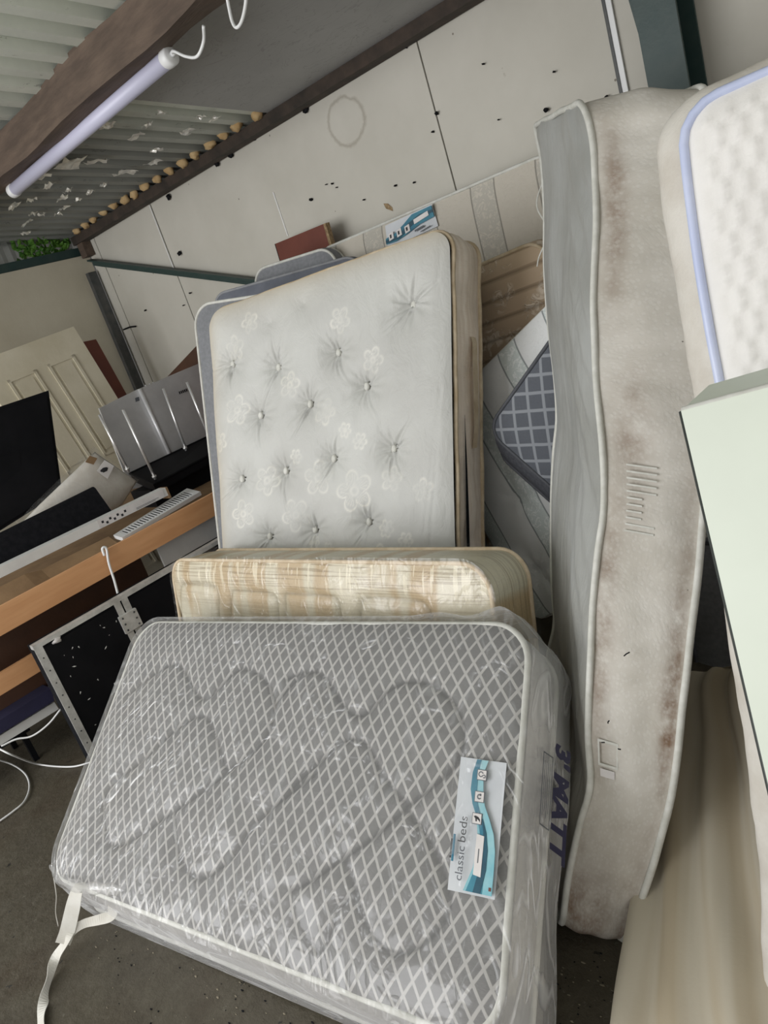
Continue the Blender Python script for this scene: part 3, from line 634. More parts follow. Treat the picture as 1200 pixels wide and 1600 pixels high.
# clear polythene bag
def bag(m, mat, off=.014, ext=.022, step=.016, wr=.006, parent=None, seed=2, flare=None, side=None):
    b = Mattress.__new__(Mattress); b.Wd = m.Wd + 2 * ext; b.H = m.H + 2 * ext; b.T = m.T + 2 * off; b.r = m.r + .02; b.root = thing('x', (0, 0, 0), 'x', 'x')
    bpy.data.objects.remove(b.root); b.root = m.root; b.dispf = None
    def pos(x, y, z):
        x = np.asarray(x) - ext; y = np.asarray(y) - ext; z = np.asarray(z) - off
        if flare is not None: dx, dy, dz = flare(x, y, z); x = x + dx; y = y + dy; z = z + dz
        return m.pos(x, y, z)
    b.pos = pos
    X, Y, e, f = grid_rr(b.Wd, b.H, b.r, step)
    base = m.dispf(np.clip(X - ext, 0, m.Wd), np.clip(Y - ext, 0, m.H), np.maximum(e - ext, 0))
    D = base * np.clip(e / .05, 0, 1) + wr * (1 + sn(X, Y, 18, seed)) * np.clip(e / .02, 0, 1)
    v = pos(X, Y, -D); back = pos(X[::1], Y[::1], np.full(len(X), b.T + .0)); n = len(X)
    P = rrect(b.Wd, b.H, b.r, .02); k = len(P); vv = []; uv = []; s_ = np.concatenate([[0], np.cumsum(np.linalg.norm(np.diff(P, axis=0), axis=1))])
    d = np.roll(P, -1, 0) - np.roll(P, 1, 0); nn = np.stack([d[:, 1], -d[:, 0]], 1) / np.linalg.norm(d, axis=1)[:, None]
    for j in range(11):
        t = j / 10; w_ = wr * .8 * sn(s_, np.full(k, t * b.T), 34, seed + 3) * math.sin(PI * t); Q = P + nn * (w_ + .008 * math.sin(PI * t))[:, None]
        vv.append(pos(Q[:, 0], Q[:, 1], np.full(k, t * b.T))); uv.append(np.stack([s_, np.full(k, t * b.T)], 1))
    ff = [(n + j * k + i, n + j * k + (i + 1) % k, n + (j + 1) * k + (i + 1) % k, n + (j + 1) * k + i) for j in range(10) for i in range(k)]
    o = mk('plastic_bag', np.concatenate([v] + vv), f.tolist() + ff, mat, m.root, True, uv=np.concatenate([np.stack([X, Y], 1)] + uv))
    if side: o.data.materials.append(side); o.data.polygons.foreach_set('material_index', [0] * len(f) + [1] * len(ff))
    return o
def fl1(x, y, z):   # loose film standing off the right end, its top corner and lower left corner
    k = np.clip((x - (m1.Wd - .01)) / .03, 0, 1) * np.clip(z / .1, 0, 1); a = np.clip((y - m1.H + .01) / .03, 0, 1) * np.clip((x - 1.2) / .4, 0, 1)
    return .022 * k * (1 + .3 * np.sin(y * 15)), .018 * a * (1 + np.sin(x * 30)), 0 * x
bg1 = bag(m1, M['film'], flare=fl1, side=M['film_side']); bg1['label'] = 'wrinkled clear plastic bag'
# print on the bag's end
def bag_text(txt, size, y0, z0, mat, sx=1.0):
    v, f = text_mesh(txt, size, .0035, sx=sx); yy = y0 - v[:, 0]; zz = z0 + v[:, 1]; q = m1.pos(m1.Wd + .050 + .30 * np.minimum(zz, .1), yy, zz); mk('lettering', q, f, mat, bg1)
bag_text("3' MATT", .068, .60, .052, M['blue_ink'], .95)
fr_ = MB()
def bq(y0, y1, z0, z1, x=.080): fr_.add([m1.pos(np.array([m1.Wd + .052 + .30 * min(b, .1)]), np.array([a]), np.array([b]))[0] for a, b in ((y0, z0), (y1, z0), (y1, z1), (y0, z1))], [(0, 1, 2, 3)])
for a in ((.56, .563, .008, .040), (.41, .413, .008, .040), (.41, .563, .008, .0105), (.41, .563, .038, .0405)): bq(*a)
for i in range(4): bq(.43 + .01 * (i % 2), .545, .014 + i * .006, .0155 + i * .006)
fr_.go('warning_print', M['grey_ink'], bg1)
# film gathered at lower left, torn edge
gm = MB()
pts = [W(78, 1352, y=.43), W(95, 1372, y=.40), W(125, 1386, y=.38), W(160, 1388, y=.40), W(185, 1392, y=.42)]
gm.tube(spline(pts, 6), [.003 + .012 * min(1, i / 8) + .003 * math.sin(i * 1.3) for i in range(25)], 9).go('bag_gather', M['film_milky'], m1.root, True)
def ribbon(pts, w, mat, name, parent=None, twist=None, th=.0015, n=7):
    c = spline(pts, n); v = []; f = []
    for i, p in enumerate(c):
        t = unit(c[min(i + 1, len(c) - 1)] - c[max(i - 1, 0)]); view = unit(p - EYE); s = unit(np.cross(t, view)); a = (twist(i / (len(c) - 1)) if twist else 0)
        s = s * math.cos(a) + np.cross(t, s) * math.sin(a); ww = w(i / (len(c) - 1)) if callable(w) else w; nrm = np.cross(s, t) * th
        v += [p - s * ww / 2, p + s * ww / 2, p + s * ww / 2 + nrm, p - s * ww / 2 + nrm]
    for i in range(len(c) - 1):
        for k in range(4): f.append((4 * i + k, 4 * i + (k + 1) % 4, 4 * i + 4 + (k + 1) % 4, 4 * i + 4 + k))
    f += [(3, 2, 1, 0), tuple(4 * (len(c) - 1) + k for k in range(4))]
    return mk(name, v, f, mat, parent, False)
st = thing('tape', W(85, 1500, z=.02), 'loose white tape tied off the bag corner, trailing down on the floor', 'tape')
ribbon([W(180, 1395, r=2.62), W(150, 1387, r=2.63), W(126, 1386, r=2.63), W(119, 1396, r=2.64), W(112, 1425, r=2.67), W(105, 1455, r=2.71), W(98, 1475, r=2.73)], lambda t: .016 + .028 * min(1, t * 1.6), M['strap'], 'strip', st, lambda t: .9 * (1 - t))
ribbon([W(184, 1394, r=2.62), W(177, 1412, r=2.62), W(174, 1430, r=2.63), W(155, 1437, r=2.65), W(130, 1444, r=2.69), W(112, 1456, r=2.71), W(100, 1474, r=2.73)], lambda t: .034 - .010 * t, M['strap'], 'strip', st, lambda t: .5 * math.sin(7 * t))
ribbon([W(106, 1452, r=2.71), W(100, 1474, r=2.73), W(85, 1500, z=.03), W(77, 1530, z=.015), W(69, 1560, z=.01), W(64, 1588, z=.008), W(63, 1625, z=.008)], lambda t: .042 - .014 * min(1, 3 * t), M['strap'], 'strip', st, lambda t: 1.0 * math.sin(9 * t))
th = MB().tube(spline([W(84, 1372, r=2.8), W(88, 1400, z=.12), W(87, 1425, z=.05), W(91, 1447, z=.006)], 6), .0015, 5).go('thread', M['strap'], None, True); tag(th, 'frayed pale thread hanging from the left corner of the bagged mattress', 'thread')

# ------------------------------------------------------------------ MATTRESS 2: beige plaid, behind the first
y2 = 1.40
n2 = unit(V3(-.03, .95, -.26))
a2 = W(267, 875, y=1.36); TR2 = WP(762, 882, a2, n2)
q2 = down(a2, TR2, .80, (0, -.27)); q2[3] = q2[0] + (q2[2] - q2[1])
m2 = Mattress('mattress', 'beige plaid mattress in thin clear wrap, between the lattice and tufted ones', q2, .19, r=.09)
b2 = [[(283, 962), (284, 925), (292, 912), (335, 914), (346, 930), (348, 965)], [(366, 965), (367, 930), (375, 922), (425, 926), (438, 940), (440, 965)], [(452, 965), (450, 938), (456, 926), (520, 930), (534, 942), (537, 965)], [(568, 965), (569, 945), (578, 934), (655, 937), (674, 950), (680, 970)]]
b2 = [[m2.uvof(*p) for p in l] for l in b2]
b2 = [[np.array(q) for q in spline(l + [l[-1] - np.array([0, .25]), l[0] - np.array([0, .25]), l[0]], 4)] for l in b2]
def g2(x, y): return np.min([seg_dist(x, y, l) for l in b2], 0)
m2.front(M['beige'], .009, lambda x, y, e: -.009 * np.exp(-(g2(x, y) / .012) ** 2) + .004 * sn(x, y, 16, 8), .02, attrs={'groove': lambda x, y: np.exp(-(g2(x, y) / .006) ** 2)})
m2.border(M['beige_side'], .006, 8, .003); m2.back(M['beige_side']); m2.piping(M['pipe_cream'], .007)
bag(m2, M['film_thin'], .008, .018, .02, .002, seed=9)['label'] = 'thin glossy clear wrap'

# ------------------------------------------------------------------ MATTRESS 3: tufted
q3 = [V3(-2.715, 1.95, 1.652), V3(-1.600, 2.209, 1.660), V3(-1.745, 1.68, .04), V3(-2.85, 1.43, .075)]
m3 = Mattress('mattress', 'silvery button-tufted mattress with flower pattern and gold border, leaning at the centre', q3, .21, r=.075)
btn = [m3.uvof(*p) for p in ((365, 569), (436, 573), (530, 549), (646, 474), (409, 648), (487, 629), (575, 600), (381, 747), (449, 733), (524, 712), (617, 695), (424, 835), (494, 823), (579, 808))]
btn += [np.array([.2, .3]), np.array([.55, .35]), np.array([.9, .3]), np.array([.36, .12]), np.array([.74, .1])]
weak = [m3.uvof(430, 505), m3.uvof(482, 475)]
pull = []   # creases between neighbouring buttons
for i, j in ((0, 4), (4, 1), (1, 5), (5, 2), (2, 6), (6, 3), (4, 7), (5, 8), (8, 4), (6, 9), (9, 5), (10, 6), (8, 11), (9, 12), (10, 13), (7, 11)):
    a, b = btn[i], btn[j]; m_ = (a + b) / 2 + np.array([(b - a)[1], -(b - a)[0]]) * .12; pull.append([np.array(q) for q in spline([a, m_, b], 5)])
edgecr = [[m3.uvof(646, 474), m3.uvof(665, 400), m3.uvof(672, 372)], [m3.uvof(617, 695), m3.uvof(655, 640), m3.uvof(695, 590)], [m3.uvof(646, 474), m3.uvof(690, 440)], [m3.uvof(365, 569), m3.uvof(335, 580)], [m3.uvof(646, 474), m3.uvof(610, 500), m3.uvof(590, 530)], [m3.uvof(680, 845), m3.uvof(690, 700), m3.uvof(696, 600)], [m3.uvof(668, 845), m3.uvof(682, 720), m3.uvof(694, 600)], [m3.uvof(530, 549), m3.uvof(525, 505)], [m3.uvof(436, 573), m3.uvof(432, 500)]]
def d3(x, y, e):
    o = .022 * np.ones_like(x)
    for k, b in enumerate(btn):
        dx, dy = x - b[0], y - b[1]; r = np.hypot(dx, dy); th_ = np.arctan2(dy, dx)
        o -= .050 * np.exp(-r / .055); o += .0022 * np.sin(th_ * 11 + k * 2 + 1.5 * np.sin(3 * th_)) * np.exp(-((r - .045) / .04) ** 2) * (r > .006)
        for an, ln in ((-104, .17), (-118, .13), (-92, .12), (-78, .06), (82, .10), (64, .08), (100, .07), (176, .07), (8, .08), (30, .06)):
            a_ = math.radians(an + 14 * math.sin(k * 3.1 + an)); L_ = ln * (.75 + .4 * math.sin(k * 1.7 + an * .3)); al = dx * math.cos(a_) + dy * math.sin(a_); ac = np.abs(-dx * math.sin(a_) + dy * math.cos(a_) + .25 * al * al / L_ * (1 if k % 2 else -1))
            fd = np.clip(1 - al / L_, 0, 1) * np.clip(al / .01, 0, 1); wd2 = .0032 + .022 * np.clip(al, 0, 1); o += .0085 * fd * (np.exp(-((ac - wd2 * .0) / wd2) ** 2) - .8 * np.exp(-((ac - wd2 * 1.7) / (wd2 * .8)) ** 2))
    for b in weak: o -= .014 * np.exp(-np.hypot(x - b[0], y - b[1]) / .04)
    d0 = np.min([np.hypot(x - b[0], y - b[1]) for b in btn], 0)
    for l in edgecr:
        d = seg_dist(x, y, l); k_ = np.clip(1.1 - d0 / .16, .12, 1); o -= k_ * .0045 * np.exp(-(d / .006) ** 2); o += k_ * .002 * np.exp(-((d - .012) / .006) ** 2)
    return o + .003 * sn(x, y, 14, 6)
fl = [m3.uvof(x, y).tolist() + [r / 400.] for x, y, r in ((379, 640, 24), (505, 742, 27), (562, 760, 32), (470, 800, 27), (425, 748, 24), (460, 600, 20), (375, 545, 20), (390, 800, 24), (352, 690, 16), (515, 640, 20), (620, 740, 18), (670, 755, 16), (400, 505, 16), (540, 500, 18), (590, 560, 18), (600, 860, 20))]
fs = [m3.uvof(x, y).tolist() + [r / 400.] for x, y, r in ((547, 668, 11), (570, 684, 12), (612, 816, 13), (643, 833, 12), (470, 710, 11), (497, 842, 10), (521, 850, 10), (345, 740, 10), (520, 640, 9))]
def flowers(x, y):
    o = np.zeros_like(x)
    for i, (cx, cy, R_) in enumerate(fl + fs):
        k = 2.5 if i < len(fl) else 3.0; dx, dy = x - cx, y - cy; r = np.hypot(dx, dy); t = np.arctan2(dy, dx) + i
        rr = R_ * (.45 + .55 * np.abs(np.cos(k * t)) ** .7); o = np.maximum(o, np.exp(-((r - rr) / .005) ** 2) * (r < R_ * 1.2)); o = np.maximum(o, np.exp(-((r - R_ * .2) / .006) ** 2) * .8)
        if i < len(fl): o = np.maximum(o, .45 * (r < rr * .82) * (r > R_ * .3) * (np.sin(t * 31) > .1))
    return o
m3.front(M['tuft'], .005, d3, .022, attrs={'pat': flowers, 'stain': lambda x, y: np.clip(np.exp(-x / .03) + np.exp(-(m3.H - y) / .04) + .5 * np.exp(-((y - .25) / .3) ** 2) * (sn(x, y, 9, 3) > .2), 0, 1)})
m3.border(M['border_gold'], .016, 12, .012, seed=4); m3.back(M['border_gold']); m3.piping(M['pipe_cream'], .009, wob=.004)
for b in btn[:14]:
    D = m3.dispf(np.array([b[0]]), np.array([b[1]]), np.array([.3]))[0]; c = m3.pos(np.array([b[0]]), np.array([b[1]]), np.array([-D - .017]))[0]
    a = unit(m3.quad[1] - m3.quad[0]); h = unit(m3.quad[0] - m3.quad[3]); B_ = MB(); v = []
    for rr, zz in ((.015, .008), (.016, -.001), (.012, -.005), (.004, -.004)):
        for k in range(12): v.append(c + a * rr * .7 * math.cos(k * PI / 6) + h * rr * math.sin(k * PI / 6) + m3.N * zz)
    B_.add(v, [[j * 12 + k, j * 12 + (k + 1) % 12, j * 12 + 12 + (k + 1) % 12, j * 12 + 12 + k] for j in range(3) for k in range(12)] + [list(range(36, 48))]).go('button', M['pipe_white'], m3.root, True)
# cloth handle on the border
hz = MB(); hv = []
for y_, zo in ((1.33, .0), (1.31, .006), (1.15, .008), (1.0, .008), (.94, .0)):
    for z_ in (.085, .125): hv.append(m3.pos(np.array([m3.Wd + .024 + zo]), np.array([y_]), np.array([z_]))[0])
hz.add(hv, [(2 * i, 2 * i + 1, 2 * i + 3, 2 * i + 2) for i in range(4)]).go('handle', M['pipe_cream'], m3.root, True)
# open zip gap of the border: a dark slot low on the right
gz = MB(); gv = []
for y_, a_ in ((1.06, .0), (.9, .012), (.7, .022), (.45, .026), (.2, .02)):
    gv += [m3.pos(np.array([m3.Wd + .019]), np.array([y_]), np.array([.035]))[0], m3.pos(np.array([m3.Wd + .020]), np.array([y_]), np.array([.035 + a_]))[0]]
gz.add(gv, [(2 * i, 2 * i + 1, 2 * i + 3, 2 * i + 2) for i in range(4)]).go('open_seam', M['black_matt'], m3.root)

# ------------------------------------------------------------------ the pile between the tufted mattress and the wall
def simple(label, q, T, mf, mb, mp, r=.08, disp=None, puff=.02, pr=.007, step=.03, T_=None):
    m = Mattress('mattress', label, q, T, r=r); m.front(mf, step, disp, puff); m.border(mb, .012); m.back(mb); m.piping(mp, pr); return m
N3 = m3.N
off = lambda q, d, dx=0, dz=0: [p + N3 * d + V3(dx, 0, dz) for p in q]
q = off(q3, .235); q[1] = q[1] + V3(-.1, 0, -.07); t4 = WP(303, 478, q[0], N3); b4 = WP(345, 862, q[0], N3); q[0] = t4; q[3] = t4 + (b4 - t4) * ((t4[2] - .10) / (t4[2] - b4[2])); q[2] = q[2] + V3(-.1, 0, .07)
m4 = simple('grey mattress with pale grey piping, showing as a sliver left of the tufted one', q, .10, M['border_grey'], M['border_grey'], M['pipe_white'], .10)
a = W(333, 462, y=2.50); b = W(560, 398, y=2.72)
m5 = simple('blue-grey mattress with white piping, its top edge just above the tufted one', down(a, b, 1.72, (0, -.22)), .09, M['blue_grey'], M['blue_grey'], M['pipe_grey'], .08)
a = W(395, 424, y=2.70); b = W(520, 385, y=2.80)
a7 = W(500, 393, y=2.90); b7 = W(860, 238, y=2.90)
m7 = simple('cream striped mattress with a teal label, upright against the back wall', down(a7, b7, 1.78, (0, -.05)), .17, M['striped_cream'], M['striped_cream'], M['pipe_white'], .07, lambda x, y, e: .006 * sn(x, y, 7, 3), .02)
q = down(a, b, 1.70, (-.05, -.12)); m6 = simple('pale grey mattress with a rounded corner, behind the blue-grey one at top left', q, .08, M['border_grey'], M['border_grey'], M['pipe_white'], .09)
lq = [m7.uvof(*p) for p in ((607, 352), (680, 318), (690, 352), (612, 388))]
m7l = m7.lay('label', lq[::-1], M['label'], .008); m7l['label'] = 'printed card label, teal wave on pale grey'
_d7 = m7.dispf; m7.dispf = lambda x, y, e: np.full(np.shape(x), .03)
def K(a, b): return (1 - a) * (1 - b) * lq[0] + a * (1 - b) * lq[1] + a * b * lq[2] + (1 - a) * b * lq[3]
def L7(n, pts, mat, lift): m7.lay(n, [K(*p) for p in pts][::-1], mat, lift, m7l)
L7('wave_print', [(0, .55), (.2, .5), (.4, .3), (.6, .05), (1, .05), (1, .55), (.7, .6), (.45, .75), (.2, .85), (0, .8)], M['teal'], .004)
L7('wave_print', [(0, .62), (.3, .62), (.5, .35), (.75, .18), (1, .22), (1, .34), (.75, .35), (.5, .55), (.3, .8), (0, .76)], M['teal_dark'], .006)
for x0 in (.08, .25, .42): L7('icon', [(x0, .42), (x0 + .10, .38), (x0 + .10, .68), (x0, .72)], M['tag_white'], .008); L7('icon_mark', [(x0 + .03, .48), (x0 + .06, .47), (x0 + .06, .62), (x0 + .03, .63)], M['ink'], .010)
L7('sticker', [(.62, .3), (.92, .2), (.92, .4), (.62, .5)], M['tag_white'], .008)
L7('small_print', [(.60, .74), (.78, .70), (.78, .78), (.60, .82)], M['grey_ink'], .008); L7('small_print', [(.70, .9), (.9, .84), (.9, .88), (.70, .94)], M['grey_ink'], .008)
m7.dispf = _d7
# white lower piece of the same pile, right of the tufted one
# tan floral
a = W(690, 440, y=2.66); b = W(905, 352, y=2.66)
m8 = simple('tan floral mattress between the tufted and the tall one, above the mint striped one', down(W(665, 452, y=2.60), W(850, 372, y=2.60), 1.50, (0, -.06)), .15, M['tan'], M['tan'], M['pipe_cream'], .09, lambda x, y, e: .004 * np.abs(np.sin(y / .075 * PI)), .02)
# mint striped, slumped at an angle, with one tuft
a = W(757, 577, y=2.40); b = W(848, 487, y=2.40); u = unit(b - a); u = unit(V3(u[0], 0, u[2]))
dn = unit(V3(u[2], -.22, -u[0])); A = a - u * .42; q = [A, A + u * 1.15, A + u * 1.15 + dn * .95, A + dn * .95]
m9 = Mattress('mattress', 'pale mint striped mattress slumped diagonally under the tan floral one', q, .12, r=.06)
tf = [m9.uvof(818, 775), m9.uvof(845, 890)]
def d9(x, y, e):
    o = .012 + .004 * sn(x, y, 12, 2)
    for t in tf:
        r = np.hypot(x - t[0], y - t[1]); th_ = np.arctan2(y - t[1], x - t[0]); o = o - .03 * np.exp(-r / .04) + .004 * np.sin(7 * th_) * np.exp(-((r - .06) / .05) ** 2)
    return o
m9.front(M['striped_mint'], .012, d9, .02); m9.border(M['border_white']); m9.back(M['border_white']); m9.piping(M['pipe_white'], .006)
# charcoal lattice corner
c0 = W(762, 672, y=2.14); e1 = W(850, 548, y=2.20); e2 = W(868, 762, y=2.14); u = unit(e1 - c0); w_ = e2 - c0; w_ = unit(w_ - u * (w_ @ u))
q = [c0, c0 + u * .62, c0 + u * .62 + w_ * .80, c0 + w_ * .80]
q = [c0 + u * .62, c0 + u * .62 + w_ * .62, c0 + w_ * .62, c0]
m10 = Mattress('mattress', 'charcoal lattice mattress corner poking out left of the tall stained one', q, .12, r=.07)
def shear10(x, y, z, p0=m10.pos):
    z = np.asarray(z, float); return p0(x, y, np.minimum(z, 0)) + np.maximum(z, 0)[..., None] / .12 * V3(-.03, .05, -.10)
m10.pos = shear10
m10.front(M['lattice_far'], .02, None, .02); m10.border(M['border_dark']); m10.back(M['border_dark']); m10.piping(M['pipe_dark'], .007)

# ------------------------------------------------------------------ MATTRESS 11: tall, stained
nT = V3(0, 1.78, -.9); pT = V3(-.907, 1.9, 1.82)
Apx = [(878, 1462), (886, 1380), (905, 1290), (922, 1228), (919, 1150), (921, 1060), (926, 950), (934, 860), (944, 790), (941, 700), (932, 600), (927, 470), (931, 350), (927, 230), (912, 160)]
Bpx = [(972, 1487), (1012, 1375), (1037, 1290), (1056, 1200), (1066, 1100), (1078, 1000), (1090, 900), (1098, 810), (1108, 700), (1118, 600), (1126, 470), (1128, 350), (1120, 230), (1108, 135)]
Ac = np.array([WP(x, y, pT, nT) for x, y in Apx]); Bc = np.array([WP(x, y, pT + V3(0, .06, 0), nT) for x, y in Bpx])
def resample(P, n=60):
    P = np.array(spline(P, 8)); s = np.concatenate([[0], np.cumsum(np.linalg.norm(np.diff(P, axis=0), axis=1))]); t = np.linspace(0, s[-1], n); return np.stack([np.interp(t, s, P[:, i]) for i in range(3)], 1), s[-1]
Ar, HA = resample(Ac); Br, HB = resample(Bc); HT = (HA + HB) / 2; WT = .82; TT = .24
dA = V3(-.50, .65, .07); dB = V3(-.40, .60, .02); kk = np.linspace(0, 1, 60)
def posT(x, y, z):      # x: across the sleeping face from the far edge (0) to the near edge; z: thickness towards the right
    x = np.asarray(x, float); y = np.asarray(y, float); z = np.asarray(z, float); t = np.clip(y / HT, -.02, 1.02)
    ev = lambda C: np.stack([np.interp(t, kk, C[:, i]) for i in range(3)], -1) + ((t - np.clip(t, 0, 1)) * HT)[..., None] * V3(0, .35, .93)
    a = ev(Ar); b = ev(Br); w_ = (z / TT)[..., None]; near = a * (1 - w_) + b * w_; d = dB + (dA - dB) * np.clip(t, 0, 1)[..., None]
    return near + d * (1 - x / WT)[..., None]
m11 = Mattress('mattress', 'tall off-white mattress with brown dirt stains on its border, standing on end right of centre', None, TT, posT, (WT, HT), r=.06)
def d11(x, y, e):
    return .010 * sn(x * 1.2, y * .5, 16, 9) + .004 * np.sin(y * 40 + 6 * np.sin(x * 9)) * np.exp(-((x - WT) / .25) ** 2)
m11.front(M['tall_face'], .014, d11, .02)
def stain(x, y, t):
    v = y / HT; n = sn(y * 1.0, t * .5, 10, 12); nearside = np.clip((x - WT * .7) / .1, 0, 1)
    a = np.exp(-((t - .16) / .10) ** 2) * np.exp(-((v - .86) / .10) ** 2) * 1.0
    b = np.exp(-((t - .30) / .16) ** 2) * np.exp(-((v - .60) / .07) ** 2) * .75
    c = np.exp(-((t - .10) / .12) ** 2) * np.exp(-((v - .36) / .16) ** 2) * .8
    d = np.exp(-((t - .88) / .10) ** 2) * np.exp(-((v - .36) / .16) ** 2) * 1.1
    e = np.clip((.17 - v) / .12, 0, 1) * .55 + np.exp(-((v - .02) / .04) ** 2) * .5
    return np.clip((a + b + c + d + e) * (1 + .5 * n), 0, 1) * nearside + .25 * (1 - nearside)
m11.border(M['tall_side'], .012, 20, .010, attrs={'stain': stain}, step=.012, seed=7); m11.back(M['tall_face']); m11.piping(M['pipe_white'], .0085, wob=.004)
def side_patch(name, v0, v1, t0, t1, mat, out=.018):
    P = [posT(np.array([WT + out]), np.array([a * HT]), np.array([b * TT]))[0] for a, b in ((v0, t0), (v0, t1), (v1, t1), (v1, t0))]
    c = np.mean(P, 0); return MB().quadslab(P, unit(EYE - c) * .001).go(name, mat, m11.root)
# printed bar marks and sewn patches on the border
for i in range(11): side_patch('printed_bar', .565 - i * .0075, .567 - i * .0075, .22, .22 + (.30 if i < 5 or i > 8 else .16), M['pipe_white'], .016)
for a_ in ((.218, .221, .10, .34), (.245, .248, .10, .34), (.221, .245, .10, .12), (.221, .245, .32, .34)): side_patch('patch_outline', *a_, M['pipe_white'], .013)
side_patch('care_tag', .206, .215, .12, .30, M['tag_white'], .013)
# a few dark scratches/straws sticking to it
for i, (px, py, dx, dy) in enumerate([(975, 1025, 9, -6), (940, 1160, 5, 0), (966, 1170, 4, 1), (950, 1130, 2, -4)]):
    c = WP(px, py, pT - V3(0, .02, 0), nT); c2 = WP(px + dx, py + dy, pT - V3(0, .02, 0), nT); MB().tube([c, (c + c2) / 2 + V3(0, -.003, .002), c2], .0015, 5).go('straw', M['black_matt'], m11.root)
MB().tube(spline([posT(np.array([.0]), np.array([HT * a]), np.array([-.01]))[0] + V3(-.02 * math.sin(a * 60), 0, 0) for a in np.linspace(.93, .76, 14)], 3), .0025, 5).go('loose_thread', M['pipe_white'], m11.root)

# ------------------------------------------------------------------ MATTRESS 12: bright white, right edge
p12 = W(1066, 185, y=1.42); n12 = V3(0, 1.0, -.28)
Cpx = [(1246, 1640), (1240, 1480), (1230, 1350), (1216, 1230), (1200, 1120), (1184, 1010), (1170, 900), (1150, 750), (1129, 610), (1112, 520), (1092, 400), (1074, 260), (1068, 185), (1068, 172)]
Cc = np.array([WP(x, y, p12, n12) for x, y in Cpx]); keep = Cc[:, 2] > .02; Cc = Cc[keep]; Cr, H12 = resample(Cc); W12 = .92; T12 = .095
wd_ = unit(V3(.85, .32, .06)); td = unit(V3(-.74, .67, .03)); nd12 = unit(np.cross(unit(Cr[-8] - Cr[8]), wd_)); nd12 = nd12 if nd12[1] > 0 else -nd12
def pos12(x, y, z):
    x = np.asarray(x, float); y = np.asarray(y, float); t = y / H12; tc = np.clip(t, 0, 1)
    a = np.stack([np.interp(tc, kk, Cr[:, i]) for i in range(3)], -1) + ((t - tc) * H12)[..., None] * V3(0, .27, .96)
    z = np.asarray(z, float)[..., None]; return a + x[..., None] * wd_ + np.maximum(z, 0) * td + np.minimum(z, 0) * nd12
m12 = Mattress('mattress', 'bright white dimpled mattress with blue-white piping at the right edge, standing upright', None, T12, pos12, (W12, H12), r=.055)
def d12(x, y, e):
    k = np.clip((e - .012) / .02, 0, 1); gx = x / .034; gy = y / .044; return .007 * k * np.maximum(0, np.cos(2 * PI * gx + PI * np.floor(gy)) * np.sin(2 * PI * gy)) + .004 * sn(x, y, 8, 3)
m12.front(M['bright_face'], .0075, d12, .03); m12.border(M['bright_side'], .02, 10, .006); m12.back(M['bright_side']); m12.piping(M['pipe_blue'], .0085, False)

# ------------------------------------------------------------------ pale board leaning in front, far right
nB = unit(V3(.10, .93, -.36)); pB = W(1064, 642, y=.98); tl = pB; tr = WP(1330, 570, pB, nB); bl = WP(1292, 1620, pB, nB)
dd = unit(bl - tl); dr = unit(tr - tl); dd = unit(dd); Lb = (tl[2] - .02) / -dd[2]
bd = thing('padded_slab', (tl[0] + .3, tl[1] - .3, 0), 'thick smooth pale green-white slab with a dark edge line, leaning at the far right', 'slab')
qq = [tl, tl + dr * .62, tl + dr * .62 + dd * Lb, tl + dd * Lb]
MB().quadslab(qq, V3(.01, .085, .008)).go('panel', M['pale_board'], bd)
for a_, b_ in ((0, 3), (0, 1)):
    s_ = unit(qq[b_] - qq[a_]); MB().tube([qq[a_] + nB * .006, qq[b_] + nB * .006], .006, 8).go('edge_trim', M['board_edge'] if b_ == 3 else M['pipe_white'], bd, True)

# ------------------------------------------------------------------ MATTRESS 13: cream slack cover, bottom right
tl = W(1050, 1060, y=1.80); tr = W(1190, 1030, y=1.72); bl = W(948, 1655, z=.07); br = W(1330, 1655, z=.10)
m13 = Mattress('mattress', 'cream cotton-covered mattress with soft creases, sloping up from the bottom right corner', [tl, tr, br, bl], .12, r=.05)
def d13(x, y, e):
    u = x / m13.Wd; return .012 * np.sin(u * 23 + 2 * np.sin(y * 2.2)) + .010 * np.sin(y * 7 + x * 5 + 1.5 * np.sin(x * 9)) * np.clip(y - .5, 0, 1) + .010 * sn(x * 1.4, y * .35, 24, 3) + .012 * np.sin(y * 11 + x * 17) * np.exp(-((y - m13.H * .72) / .22) ** 2)
m13.front(M['drape'], .014, d13, .03); m13.border(M['drape']); m13.back(M['drape'])
# dark mattress in the gap
q = down(W(1060, 850, y=2.25), W(1215, 850, y=2.25), 1.2, (0, -.1)); q = [p for p in q]
m14 = simple('dark grey mattress in the shadowed gap right of the tall stained one', q, .14, M['border_grey'], M['border_grey'], M['pipe_dark'], .06)

# ------------------------------------------------------------------ red-brown boards
def slabthing(name, label, cat, quad, tvec, mat, edge=None, parts=None):
    c = np.mean(quad, 0); t = thing(name, (c[0], c[1], min(p[2] for p in quad)), label, cat); MB().quadslab(quad, tvec).go('panel', mat, t); return t
qd_ = [W(430, 381, y=3.05), W(505, 350, y=3.05)]; qd_ += [qd_[1] + V3(0, -.1, -1.93), qd_[0] + V3(0, -.1, -1.93)]
rb = slabthing('board', 'red-brown veneered board standing against the back wall behind the pile', 'board', qd_, V3(0, .018, 0), M['red_wood'])
MB().quadslab([qd_[1] + V3(.0, 0, 0), qd_[1] + V3(.018, 0, 0), qd_[2] + V3(.018, 0, 0), qd_[2]], V3(0, .03, 0)).go('raw_edge', M['chip'], rb)
MB().quadslab([qd_[0] + V3(-.006, 0, 0), qd_[0], qd_[3], qd_[3] + V3(-.006, 0, 0)], V3(0, .019, 0)).go('dark_edge', M['black_matt'], rb)
a, b = W(262, 588, y=2.95), W(345, 500, y=2.95)
